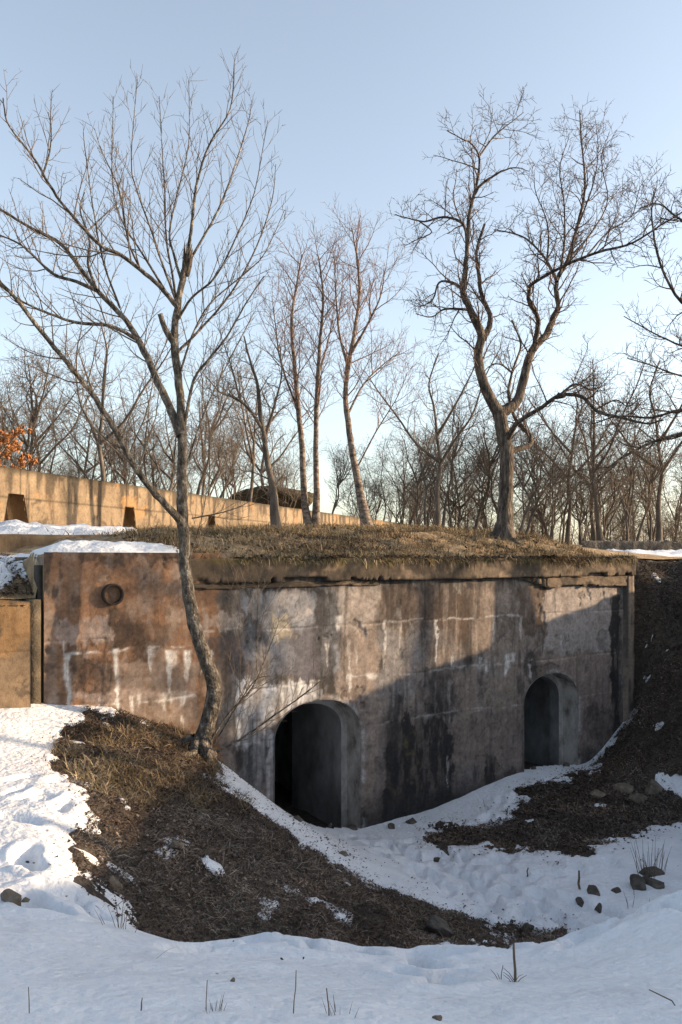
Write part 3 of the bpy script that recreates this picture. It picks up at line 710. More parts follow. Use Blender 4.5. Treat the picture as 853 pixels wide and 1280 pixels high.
# ------------------------------------------------------------------ trees
def tube(mb, pts, rad, sides):
    pts = np.asarray(pts, float); n = len(pts)
    tg = np.gradient(pts, axis=0); tg /= np.linalg.norm(tg, axis=1)[:, None] + 1e-9
    ref = np.array([0, 0, 1.0]) if abs(tg[0][2]) < .9 else np.array([1.0, 0, 0])
    a = np.cross(tg, ref); a /= np.linalg.norm(a, axis=1)[:, None] + 1e-9; b = np.cross(tg, a)
    an = np.arange(sides) * 2 * math.pi / sides
    V = pts[:, None] + np.asarray(rad)[:, None, None] * (np.cos(an)[None, :, None] * a[:, None] + np.sin(an)[None, :, None] * b[:, None])
    i = np.arange(n * sides).reshape(n, sides); j = np.roll(i, -1, 1)
    F = np.stack([i[:-1], j[:-1], j[1:], i[1:]], -1).reshape(-1, 4)
    mb.add(V.reshape(-1, 3), F)
def smooth_path(p, k=4):
    p = np.asarray(p, float); n = len(p)
    if n < 3: 
        t = np.linspace(0, 1, k + 1)[:, None]; return p[0] * (1 - t) + p[-1] * t
    q = np.vstack([2 * p[0] - p[1], p, 2 * p[-1] - p[-2]]); out = []
    for i in range(1, n):
        p0, p1, p2, p3 = q[i - 1], q[i], q[i + 1], q[i + 2]
        for t in np.arange(k) / k:
            out.append(.5 * ((2 * p1) + (p2 - p0) * t + (2 * p0 - 5 * p1 + 4 * p2 - p3) * t * t + (3 * p1 - p0 - 3 * p2 + p3) * t ** 3))
    out.append(p[-1]); return np.array(out)

def grow(out, pts, rad, level, spec, rg):
    """spawn children of one branch; out[level] collects MBs"""
    if level >= len(spec): return
    sp = spec[level]
    seg = np.linalg.norm(np.diff(pts, axis=0), axis=1); L = seg.sum(); cum = np.r_[0, np.cumsum(seg)]
    n = max(sp.get('min', 1), int(round(L * sp['per_m'] * rg.uniform(.8, 1.2))))
    f0 = sp.get('f0', .2); side = rg.uniform(0, 6.28)
    for k in range(n):
        f = f0 + (1 - f0) * (k + rg.random()) / n; f = min(f, .985)
        x = f * L; i = min(np.searchsorted(cum, x) - 1, len(seg) - 1); i = max(i, 0)
        u_ = (x - cum[i]) / max(seg[i], 1e-6); base = pts[i] * (1 - u_) + pts[i + 1] * u_; r = rad[i] * (1 - u_) + rad[i + 1] * u_
        T = (pts[i + 1] - pts[i]) / max(seg[i], 1e-6)
        side += 2.4 + rg.uniform(-.6, .6)
        ref = np.array([0, 0, 1.0]) if abs(T[2]) < .95 else np.array([1.0, 0, 0])
        a = np.cross(T, ref); a /= np.linalg.norm(a); b = np.cross(T, a)
        ang = R(rg.uniform(*sp['ang']))
        d = T * math.cos(ang) + (a * math.cos(side) + b * math.sin(side)) * math.sin(ang)
        d[2] += sp.get('up', .2); d /= np.linalg.norm(d)
        ln = rg.uniform(*sp['len']) * (1 - sp.get('taper', .55) * f)
        ns = sp.get('seg', 4); step_ = ln / ns; q = [base]; dd = d.copy()
        for j in range(ns):
            dd = dd + np.array([rg.gauss(0, 1), rg.gauss(0, 1), rg.gauss(0, 1)]) * sp.get('wig', .12); dd[2] += sp.get('trop', .06); dd /= np.linalg.norm(dd)
            q.append(q[-1] + dd * step_)
        q = np.array(q); r0 = min(r * sp.get('rf', .6), sp['r'] * (.6 + .8 * ln / sp['len'][1])); r0 = max(r0, sp.get('rmin', .002))
        rr = np.linspace(r0, max(r0 * .35, .0015), ns + 1)
        if sp.get('out', 1) == 1 and 'list' in out and len(out['list']) < 300 and ln > .5:
            m_ = MB(); tube(m_, q, rr, sp.get('sides', 3)); out['list'].append(m_)
        else: tube(out[sp.get('out', 1)], q, rr, sp.get('sides', 3))
        grow(out, q, rr, level + 1, spec, rg)

def build_tree(name, label, base, limbs, spec, mats, seed, cat='tree', group=None, split=True):
    """limbs: list of (part name, [world points], r0, r1, sides, spawn?)"""
    rg = random.Random(seed); base = np.array(base, float)
    root = empty(name, tuple(base), label, cat, group)
    out = {1: MB(), 2: MB()}
    if split: out['list'] = []
    for (pn, pts, r0, r1, spawn) in limbs:
        p = smooth_path(np.array(pts) - base, 4)
        n = len(p); f = np.linspace(0, 1, n)
        rad = r0 + (r1 - r0) * f ** .8
        if pn == 'trunk': rad = rad * (1 + .55 * np.exp(-f * n / 2.2))
        rad = rad * (1 + .12 * (fbm(f * n * .35, f * 0 + seed, 1, 3, seed) * 2))
        p[1:-1] += np.array([[rg.gauss(0, 1) for _ in range(3)] for _ in range(n - 2)]) * min(r0, .1) * .06
        m = MB(); tube(m, p, rad, 12 if r0 > .08 else (8 if r0 > .03 else 5)); m.build(pn, mats[0], root, True)
        if spawn is not None: grow(out, p, rad, 0, spec[spawn], rg)
    for m in out.get('list', []): m.build('branch', mats[1], root, True)
    if out[1].n: tag(out[1].build('branches', mats[1], root, True), kind='stuff')
    if out[2].n: tag(out[2].build('twigs', mats[2], root, False), kind='stuff')
    return root

def PL(Y0, path, dz=0.0):
    """limb path; depth drifts from Y0 by dz along the limb, real-size points"""
    n = len(path); return [P(a, b, Y0 + dz * i / max(n - 1, 1)) for i, (a, b) in enumerate(path)]

# --- leaning tree in front of the facade
TW1 = [dict(per_m=7.0, len=(.5, 1.9), ang=(30, 75), up=.28, trop=.10, wig=.10, r=.011, seg=5, sides=4, out=1, f0=.2, taper=.72),
       dict(per_m=6.0, len=(.2, .6), ang=(30, 65), up=.15, trop=.06, wig=.12, r=.005, seg=3, out=2, f0=.2, rmin=.0042),
       dict(per_m=7, len=(.05, .16), ang=(35, 75), up=.1, trop=.05, wig=.1, r=.003, seg=1, out=2, f0=.3, rmin=.003)]
SH1 = [dict(per_m=8.0, len=(.4, 1.3), ang=(25, 55), up=.22, trop=.10, wig=.08, r=.007, seg=4, out=1, f0=.15, taper=.72),
       dict(per_m=7.5, len=(.12, .4), ang=(25, 60), up=.2, trop=.05, wig=.1, r=.004, seg=2, out=2, f0=.2, rmin=.0040)]
Y1 = 11.9
limbs = [
 ('trunk', PL(Y1, [(248,950),(258,912),(268,862),(256,822),(243,780),(235,735),(231,690),(229,640),(228,590),(228,540),(224,480),(218,432),(220,395),(228,350),(237,312)], .3), .138, .042, None),
 ('limb', PL(Y1 + .1, [(228,655),(212,636),(190,612),(165,578),(140,530),(112,488),(85,455),(50,412),(12,365),(-30,330)], -2.2), .066, .02, 0),
 ('limb', PL(Y1 + .15, [(226,545),(214,512),(202,488),(185,448),(170,420),(156,398),(121,362),(98,332),(76,305),(40,285),(0,262),(-40,240)], 1.8), .075, .018, 0),
 ('limb', PL(Y1 + .6, [(171,424),(140,408),(96,403),(62,392),(30,378),(-10,350)], -1.2), .036, .012, 0),
 ('limb', PL(Y1 + 1.0, [(123,364),(95,352),(66,342),(40,318),(20,302),(-25,285)], .8), .036, .012, 0),
 ('limb', PL(Y1 + .25, [(223,385),(200,358),(176,337),(150,318),(126,307),(100,280),(76,252),(58,225),(45,201),(22,172),(8,150),(4,122)], -1.0), .042, .009, 0),
 ('limb', PL(Y1 - .1, [(52,222),(62,190),(64,160),(60,140)], .2), .018, .006, 1),
 ('limb', PL(Y1 + .5, [(121,362),(110,330),(112,300),(100,262),(106,240)], .5), .03, .008, 1),
 ('stub', PL(Y1 + .2, [(219,432),(206,410),(200,392)], -.1), .055, .04, None),
 ('limb', PL(Y1 + .2, [(230,535),(242,476),(262,448),(284,420),(307,380),(330,345)], -.6), .03, .008, 1),
 ('limb', PL(Y1 + .2, [(228,600),(245,545),(262,500),(292,440),(318,390)], .7), .022, .006, 1),
 ('limb', PL(Y1 + .25, [(222,395),(216,345),(208,300),(206,240),(203,190),(199,120)], .7), .026, .005, 1),
 ('limb', PL(Y1 + .25, [(222,380),(203,330),(190,290),(172,240),(164,200),(172,95)], -.5), .024, .005, 1),
 ('limb', PL(Y1 + .3, [(228,355),(218,320),(212,290),(222,240),(236,180),(236,100)], .5), .028, .005, 1),
 ('limb', PL(Y1 + .3, [(234,325),(240,280),(246,230),(262,180),(288,135),(293,78)], -.4), .032, .006, 1),
 ('limb', PL(Y1 + .3, [(234,330),(252,300),(276,255),(296,200),(310,155),(315,125)], .9), .026, .005, 1),
 ('limb', PL(Y1 + .25, [(222,400),(240,372),(270,345),(298,290),(318,240),(335,150)], -.9), .025, .005, 1),
 ('limb', PL(Y1 + .2, [(222,440),(250,412),(290,365),(320,310),(340,250),(345,205)], .4), .026, .005, 1),
 ('limb', PL(Y1 + .2, [(224,470),(240,420),(262,380),(302,345),(330,318),(356,262)], -.2), .02, .005, 1),
 ('limb', PL(Y1 + .3, [(212,372),(180,320),(150,270),(140,215),(142,120)], 1.1), .024, .005, 1),
 ('limb', PL(Y1 + .3, [(176,338),(160,300),(150,240),(128,190),(118,160)], -.3), .02, .005, 1),
 ('limb', PL(Y1 + .2, [(150,385),(130,330),(118,270),(108,200),(104,165)], -.8), .02, .005, 1),
 # shoots at the foot
 ('shoot', PL(Y1 - .05, [(262,944),(300,925),(345,893),(378,870),(408,845)], -.4), .022, .006, 1),
 ('shoot', PL(Y1 - .05, [(264,925),(285,893),(315,860),(335,815),(348,780)], .4), .020, .005, 1),
 ('shoot', PL(Y1 - .05, [(268,930),(298,880),(320,850),(338,845)], -.7), .014, .004, 1),
 ('shoot', PL(Y1 + .4, [(300,880),(300,800),(298,740),(282,690)], .1), .008, .003, 1),
 ('shoot', PL(Y1 + .3, [(320,855),(322,770),(325,720),(345,660)], .1), .008, .003, 1),
 ('shoot', PL(Y1 + .2, [(393,855),(392,820),(391,790)], .1), .005, .002, None),
 ('shoot', PL(Y1 - .1, [(240,648),(280,640),(310,628),(328,605)], -.6), .012, .004, 1),
 ('shoot', PL(Y1 - .1, [(236,700),(252,650),(262,600),(280,560)], -.4), .010, .004, 1),
]
t1 = build_tree('leaning_tree', 'bare grey-barked tree with crooked trunk standing on the mound against the bunker facade', P(248, 945, Y1), limbs, [TW1, SH1], (M['bark_pale'], M['twig'], M['twig']), 1)
def roots(tree, base, zf, r, n, seed, mat):
    rg_ = random.Random(seed); b = np.array(base)
    for k in range(n):
        a = k * 6.283 / n + rg_.uniform(-.35, .35); L_ = rg_.uniform(.35, .8); q_ = [np.array([math.cos(a) * r * .5, math.sin(a) * r * .5, r * 1.7])]
        for f in (.25, .5, .75, 1):
            x_, y_ = b[0] + math.cos(a + .3 * f * rg_.uniform(-1, 1)) * (r * .6 + L_ * f), b[1] + math.sin(a + .3 * f * rg_.uniform(-1, 1)) * (r * .6 + L_ * f)
            q_.append(np.array([x_ - b[0], y_ - b[1], zf(np.array([x_]), np.array([y_]))[0] - b[2] + r * .18 * (1 - f) - .03 * f]))
        m = MB(); tube(m, smooth_path(q_, 3), np.linspace(r * .55, r * .12, 13), 8); m.build('root', mat, tree, True)
roots(t1, P(248, 945, Y1), soil_z, .15, 6, 3, M['bark_pale'])
# burr at the foot and splintered leader
V, F = lump(0, (.17, .14, .12), 71, 2, .5); o = mesh_np('burr', V, F, M['bark_dark'], t1); o.location = np.array(P(262, 940, Y1 - .12)) - np.array(t1.location)
mb = MB(); rg = random.Random(5)
for i in range(7):
    b = np.array(P(232 + rg.uniform(-3, 3), 345, Y1 + .28)) - np.array(t1.location); e = b + np.array([.06 + rg.uniform(-.05, .05), rg.uniform(-.05, .05), rg.uniform(.3, .52)])
    tube(mb, [b, (b + e) / 2, e], [.03, .024, .004], 4)
mb.build('splintered_wood', M['wood_break'], t1)

# --- big twisted tree on the roof
TB = [dict(per_m=4.6, len=(.6, 1.7), ang=(30, 75), up=.22, trop=.05, wig=.2, r=.02, seg=5, sides=4, out=1, f0=.15, taper=.68),
      dict(per_m=6.5, len=(.3, .85), ang=(30, 65), up=.15, trop=.04, wig=.18, r=.008, seg=3, out=2, f0=.2, rmin=.006),
      dict(per_m=8.5, len=(.12, .36), ang=(30, 65), up=.08, trop=.03, wig=.15, r=.004, seg=2, out=2, f0=.15, rmin=.0062)]
Y2 = 19.6
limbs = [
 ('trunk', PL(Y2, [(630,676),(632,645),(633,613),(634,568),(629,539),(624,514)], 0), .20, .165, None),
 ('limb', PL(Y2, [(624,516),(611,494),(601,464),(598,440),(602,420),(594,400),(585,380),(579,363),(582,340),(584,318),(586,288),(588,259),(599,234),(621,217),(643,209),(662,214)], -1.5), .15, .006, 0),
 ('limb', PL(Y2, [(604,424),(612,408),(613,393),(608,383),(601,363),(598,335),(596,313),(606,280)], .8), .085, .03, 0),
 ('limb', PL(Y2, [(626,516),(640,508),(648,499),(656,470),(660,452),(668,434),(683,418),(692,398),(698,383),(695,360),(700,342),(708,330),(722,283),(732,234),(728,184),(725,138)], 1.2), .15, .014, 0),
 ('limb', PL(Y2, [(633,566),(648,561),(662,556),(664,546),(655,536),(648,529),(641,514),(636,489),(641,464),(651,430),(640,400)], 1.4), .085, .02, 0),
 ('limb', PL(Y2 - .1, [(635,548),(644,532),(653,524),(678,509),(700,494),(727,496),(747,514),(772,521),(807,529),(830,525)], -2.2), .075, .018, 0),
 ('limb', PL(Y2 + .3, [(668,438),(672,412),(673,397),(662,378),(662,362),(668,353),(708,331),(747,316),(792,303),(827,281),(858,262)], -2.4), .075, .015, 0),
 ('limb', PL(Y2 + .5, [(697,352),(686,330),(678,318),(658,298),(635,290),(618,287)], 1.0), .045, .012, 0),
 ('limb', PL(Y2 - .5, [(584,320),(583,290),(574,276),(554,271),(535,276),(524,276),(494,268)], .8), .05, .012, 0),
 ('limb', PL(Y2 - .8, [(589,258),(598,220),(599,194),(588,178),(579,174),(559,163)], -.8), .04, .010, 0),
 ('limb', PL(Y2 - .9, [(600,194),(618,170),(640,152),(655,140)], .6), .025, .008, 0),
 ('limb', PL(Y2 - .4, [(580,362),(565,353),(549,353),(542,373),(530,382)], .9), .045, .012, 0),
 ('limb', PL(Y2 - .3, [(590,388),(572,386),(554,387),(540,396),(520,392)], -.9), .04, .010, 0),
 ('limb', PL(Y2 - .5, [(524,276),(540,290),(520,300),(505,308)], .4), .02, .007, 0),
 ('limb', PL(Y2 + .6, [(700,345),(706,300),(705,249),(700,210),(712,170)], .9), .035, .007, 0),
 ('limb', PL(Y2 + .6, [(684,328),(686,300),(683,273),(670,240),(668,215)], -.7), .03, .007, 0),
 ('limb', PL(Y2 + .8, [(712,322),(740,290),(760,250),(752,200),(762,165)], 1.0), .03, .006, 0),
 ('limb', PL(Y2 + .8, [(724,280),(742,230),(748,190),(745,150)], -.8), .025, .006, 0),
 ('limb', PL(Y2 - .3, [(735,318),(760,290),(790,270),(800,235),(815,215)], .8), .025, .006, 0),
 ('limb', PL(Y2 + .6, [(641,466),(625,455),(612,458),(600,470)], .6), .03, .008, 0),
 ('limb', PL(Y2 - .8, [(700,494),(720,480),(742,488),(752,478)], .2), .035, .010, 0),
 ('limb', PL(Y2 - 1, [(745,512),(770,500),(785,508),(800,498)], -.3), .025, .008, 0),
]
t2 = build_tree('twisted_tree', 'big dark bare tree with twisted forking trunk growing on the bunker roof', P(630, 672, Y2), limbs, [TB], (M['bark_dark'], M['twig_dark'], M['twig_dark']), 2)
V, F = lump(0, (.16, .14, .14), 72, 2, .5); o = mesh_np('burr', V, F, M['bark_dark'], t2); o.location = np.array(P(700, 495, Y2 - .9)) - np.array(t2.location)

roots(t2, P(630, 672, Y2), turf_z, .2, 6, 4, M['bark_dark'])
# --- birches behind the roof
TBi = [dict(per_m=4.6, len=(.9, 2.5), ang=(32, 62), up=.18, trop=.07, wig=.11, r=.017, seg=5, sides=4, out=1, f0=.38, taper=.5),
       dict(per_m=6, len=(.35, 1.1), ang=(28, 58), up=.12, trop=.05, wig=.12, r=.007, seg=3, out=2, f0=.15, rmin=.0048),
       dict(per_m=8, len=(.15, .45), ang=(25, 60), up=.1, trop=.03, wig=.1, r=.004, seg=2, out=2, f0=.15, rmin=.005)]
Y3 = 24.0
build_tree('birch_tree', 'slim twin-stemmed birch behind the roof turf, reddish twigs', P(388, 664, Y3),
  [('trunk', PL(Y3, [(388,668),(381,630),(378,560),(372,500),(368,450),(365,400),(372,350),(378,318)], .6), .125, .02, 0),
   ('trunk', PL(Y3 + .1, [(394,667),(396,620),(395,560),(397,480),(401,420),(404,370),(398,320)], -.7), .12, .02, 0),
   ('limb', PL(Y3 + .2, [(375,520),(352,455),(345,410),(340,370)], .7), .04, .01, 0), ('limb', PL(Y3 + .2, [(398,470),(412,420),(418,380)], .7), .035, .01, 0)],
  [TBi], (M['bark_birch'], M['twig_red'], M['twig_red']), 3)
build_tree('birch_tree', 'leaning slender birch with fan-shaped crown beside the roof tree', P(461, 664, Y3 - 1),
  [('trunk', PL(Y3 - 1, [(461,667),(452,625),(445,590),(437,540),(432,490),(437,450),(445,405),(450,360),(446,320),(440,285)], .4), .14, .016, 0),
   ('limb', PL(Y3 - .8, [(436,460),(425,420),(420,370),(418,320)], .6), .05, .01, 0), ('limb', PL(Y3 - .8, [(440,440),(460,405),(476,370),(482,335)], -.6), .05, .01, 0),
   ('limb', PL(Y3 - .8, [(434,520),(455,480),(480,455),(500,440)], .8), .04, .01, 0), ('limb', PL(Y3 - .8, [(444,590),(470,540),(495,500),(510,465)], -.5), .03, .008, 0)],
  [TBi], (M['bark_birch'], M['twig_red'], M['twig_red']), 4)
build_tree('bare_tree', 'thin grey tree with low forking limbs beside the twin-stemmed birch', P(346, 660, Y3 - 1),
  [('trunk', PL(Y3 - 1, [(346,664),(341,610),(335,580),(329,540),(325,512),(322,480),(312,450),(305,420)], .4), .12, .02, 0),
   ('limb', PL(Y3 - .8, [(328,536),(312,512),(295,498),(275,490),(258,470)], -.8), .06, .012, 0), ('limb', PL(Y3 - .8, [(331,550),(345,500),(352,470),(350,430)], .6), .05, .012, 0),
   ('limb', PL(Y3 - .8, [(300,500),(290,460),(280,430),(270,400)], .3), .03, .008, 0)],
  [TB], (M['bark_far'], M['twig'], M['twig']), 5)
# --- tree beyond the right edge of the frame, its limbs reach in
Y5 = 17.5
bx, by, _ = P(1040, 700, Y5)
rb = (bx, by, float(z_low(np.array([bx]), np.array([by]))[0]) - .1)
build_tree('overhanging_tree', 'bare tree standing right of the bunker, its long thin limbs reaching over the bank', rb,
  [('trunk', [rb] + PL(Y5, [(1035,600),(1015,480),(1005,380),(1010,260),(1000,140)], 1), .2, .04, 0),
   ('limb', PL(Y5, [(1030,580),(960,560),(900,545),(853,542),(800,560),(760,585),(735,610)], -1), .07, .012, 0),
   ('limb', PL(Y5, [(1018,500),(950,505),(900,510),(853,512),(815,522),(775,520),(740,530)], .8), .06, .012, 0),
   ('limb', PL(Y5, [(1010,420),(960,420),(900,400),(853,378),(826,330),(815,270),(820,235)], -.8), .06, .010, 0),
   ('limb', PL(Y5, [(1008,440),(950,450),(890,440),(853,432),(815,415),(780,395)], .6), .05, .010, 0),
   ('limb', PL(Y5, [(1008,330),(960,300),(900,290),(853,275),(825,255),(800,260)], -.4), .05, .010, 0),
   ('limb', PL(Y5, [(1015,470),(950,480),(900,478),(853,470),(810,455),(785,448)], -1.4), .04, .010, 0)],
  [TB], (M['bark_dark'], M['twig_dark'], M['twig_dark']), 6)

# --- wood behind: prototypes, then copies
def proto(name, H, seed, stems=1, lean=.1, fork=True, r=.13):
    rg = random.Random(seed); limbs = []
    for k in range(stems):
        a = rg.uniform(0, 6.28); dx, dy = math.cos(a) * .3 * (stems > 1), math.sin(a) * .3 * (stems > 1)
        lx, ly = rg.gauss(0, lean) + dx * .5, rg.gauss(0, lean) + dy * .5
        h = H * rg.uniform(.85, 1.05)
        p = [(dx * .3 + lx * h * f + rg.gauss(0, .16) * f * 2, dy * .3 + ly * h * f + rg.gauss(0, .16) * f * 2, h * f) for f in (-.04, .1, .25, .4, .55, .7, .85, 1)]
        rr = r / math.sqrt(stems)
        limbs.append(('trunk', p, rr, rr * .16, 0))
        if fork:
            for j in range(rg.choice((3, 4, 5))):
                i = rg.choice((2, 3, 3, 4)); b = p[i]; a2 = rg.uniform(0, 6.28); hh = h - b[2]
                sp_ = rg.uniform(.22, .62)
                q_ = [b] + [(b[0] + math.cos(a2) * sp_ * hh * f ** .8 * 1.2 + rg.gauss(0, .05), b[1] + math.sin(a2) * sp_ * hh * f ** .8 * 1.2 + rg.gauss(0, .05), b[2] + hh * f * rg.uniform(.85, 1.0)) for f in (.2, .45, .7, .95)]
                limbs.append(('limb', q_, rr * .55, rr * .12, 0))
    TF = [dict(per_m=2.2, len=(.9, 2.9), ang=(35, 78), up=.16, trop=.05, wig=.2, r=.026, seg=4, out=1, f0=.28, taper=.45),
          dict(per_m=3.8, len=(.4, 1.4), ang=(28, 65), up=.12, trop=.03, wig=.18, r=.012, seg=3, out=2, f0=.15, rmin=.010),
          dict(per_m=4.2, len=(.2, .7), ang=(28, 65), up=.12, trop=.02, wig=.1, r=.008, seg=2, out=2, f0=.15, rmin=.008)]
    return build_tree(name, 'x', (0, 0, 0), limbs, [TF], (M['bark_far'], M['twig'], M['twig']), seed, split=False)
def copy_tree(o, parent=None):
    c = o.copy(); COL.objects.link(c)
    if parent is not None: c.parent = parent
    for ch in list(o.children): copy_tree(ch, c)
    return c
KINDS = [proto('bare_tree', 9.0, 101, 1, .08), proto('bare_tree', 8.6, 102, 1, .12), proto('bare_tree', 9.0, 103, 2, .08), proto('bare_tree', 7.2, 104, 3, .10),
         proto('bare_tree', 10, 105, 1, .04, True, .17), proto('thin_tree', 8.5, 106, 1, .1, False, .08), proto('thin_tree', 6.0, 107, 4, .12, False, .12), proto('bare_tree', 7.8, 108, 1, .2)]
KL = ['straight single-stemmed bare tree', 'slightly slanting bare tree', 'twin-stemmed bare tree', 'bushy bare tree of three stems', 'stout thick-trunked bare tree', 'thin pole-like bare tree', 'clump of thin bare stems', 'low leaning bare tree']
GRP = {'p': ('in the wood behind the tan parapet wall', 'trees behind the parapet wall'),
       's': ('in the wood behind the far stone wall', 'trees behind the far stone wall'),
       'm': ('in the wood behind the bunker roof turf', 'trees behind the roof turf')}
spots = []
rg = random.Random(42)
for i in range(36):   # behind the parapet, left
    px_ = -30 + i * 11 + rg.uniform(-7, 7); Yd = rg.uniform(30, 60)
    # stay behind the wall: wall depth at this column
    Yw = 20.0 / max((806 - max(px_, -100)) / 806., .1); Yd = max(Yd, Yw + rg.uniform(3, 14)); spots.append((px_, Yd, 'p', None))
for i in range(54):
    px_ = 395 + i * 8.8 + rg.uniform(-8, 8); spots.append((px_, rg.uniform(54, 92), 's' if px_ > 640 else 'm', None))
for i in range(34):
    px_ = 420 + i * 13.5 + rg.uniform(-10, 10); spots.append((px_, rg.uniform(95, 130), 's' if px_ > 640 else 'm', None))
for i in range(22): spots.append((455 + i * 18.5 + rg.uniform(-9, 9), rg.uniform(60, 76), 's' if 455 + i * 18.5 > 640 else 'm', None))
spots += [(548, 52, 'm', 4), (250, 40, 'p', 4), (750, 56, 's', 4), (795, 55, 's', 0), (690, 54, 's', 2)]
used = set()
for i, (px_, Yd, g, kk) in enumerate(spots):
    k = kk if kk is not None else rg.randrange(len(KINDS))
    o = KINDS[k] if k not in used else copy_tree(KINDS[k]); used.add(k)
    x = (px_ - HX) / FPX * Yd; zz = float(turf_z(np.array([x]), np.array([Yd]))[0])
    o.location = (x, Yd, zz); o.rotation_euler[2] = rg.uniform(0, 6.28); s_ = rg.uniform(.7, 1.1) * (1.2 if px_ > 500 else .80) * (1.15 if Yd > 80 else 1); o.scale = (s_, s_, s_ * rg.uniform(.92, 1.08))
    o['label'] = KL[k] + ' ' + GRP[g][0]; o['group'] = KL[k] + ', ' + GRP[g][1]; o['category'] = 'tree'
for k in range(len(KINDS)):
    if k not in used: KINDS[k].location = (0, 100 + k, 4)
# trees on the bank beyond the right edge (they shade the courtyard; last three added to dapple the facade)
SHADE = [(13.5, 14.5, 0, .9, 0), (14.5, 9.0, 2, .8, 1), (15.5, 18.2, 4, .9, 2), (18, 15.2, 3, 1.0, 3), (17.5, 12.2, 1, .95, 4), (19, 17, 2, 1.0, 5)]
SL = ['bare tree with upright crown on the right-hand bank beside the bunker', 'forked bare tree on the bank overlooking the courtyard', 'tall bare tree farthest along the right-hand bank', 'unseen bushy three-stemmed tree added high on the right-hand bank for dappled shade', 'unseen slanting bare tree added high on the right-hand bank for dappled shade', 'unseen twin-stemmed bare tree added high on the right-hand bank for dappled shade']
for (x, y, k, s_, li) in SHADE:
    o = copy_tree(KINDS[k]); o.location = (x, y, float(z_low(np.array([x]), np.array([y]))[0])); o.scale = (s_,) * 3; o.rotation_euler[2] = x; o['label'] = SL[li]; o['group'] = 'trees on the right-hand bank'

# --- oak with withered leaves behind the parapet at the left
Y6 = 30.0
bz = float(turf_z(np.array([-13.2]), np.array([Y6]))[0])
oak = build_tree('oak_tree', 'small oak with withered rust-orange leaves behind the parapet wall', (-13.2, Y6, bz),
  [('trunk', [(-13.2, Y6, bz - .1), (-13.15, Y6, bz + 1.2), (-13.0, Y6, bz + 2.4), (-12.9, Y6, bz + 3.5)], .1, .03, 0)] +
  [('limb', [(-13.1, Y6, bz + 1.2 + .3 * k), (-13.1 + .9 * math.cos(k * 1.9), Y6 + .9 * math.sin(k * 1.9), bz + 2.0 + .3 * k), (-13.1 + 1.6 * math.cos(k * 1.9), Y6 + 1.6 * math.sin(k * 1.9), bz + 2.5 + .3 * k)], .04, .012, 0) for k in range(5)],
  [[dict(per_m=3, len=(.4, 1.0), ang=(30, 70), up=.2, wig=.15, r=.012, seg=3, out=1, f0=.3), dict(per_m=5, len=(.15, .4), ang=(30, 70), up=.1, wig=.1, r=.006, seg=2, out=2, rmin=.004)]], (M['bark_far'], M['twig'], M['twig']), 9)
rr = np.random.default_rng(5); n = 2600
tw = [c for c in oak.children if c.name.startswith('twigs')][0]
co = np.empty(len(tw.data.vertices) * 3, np.float32); tw.data.vertices.foreach_get('co', co); co = co.reshape(-1, 3)
cc = co[rr.integers(0, len(co), n)] + rr.normal(0, .04, (n, 3)); a1 = rr.normal(size=(n, 3)); a1 /= np.linalg.norm(a1, axis=1)[:, None]; a2 = np.cross(a1, rr.normal(size=(n, 3))); a2 /= np.linalg.norm(a2, axis=1)[:, None]
V = np.stack([cc - a1 * .075, cc + a2 * .035, cc + a1 * .075, cc - a2 * .035], 1).reshape(-1, 3)
tag(mesh_np('leaves', V, np.arange(4 * n).reshape(-1, 4), M['rust_leaf'], oak, smooth=False), kind='stuff')

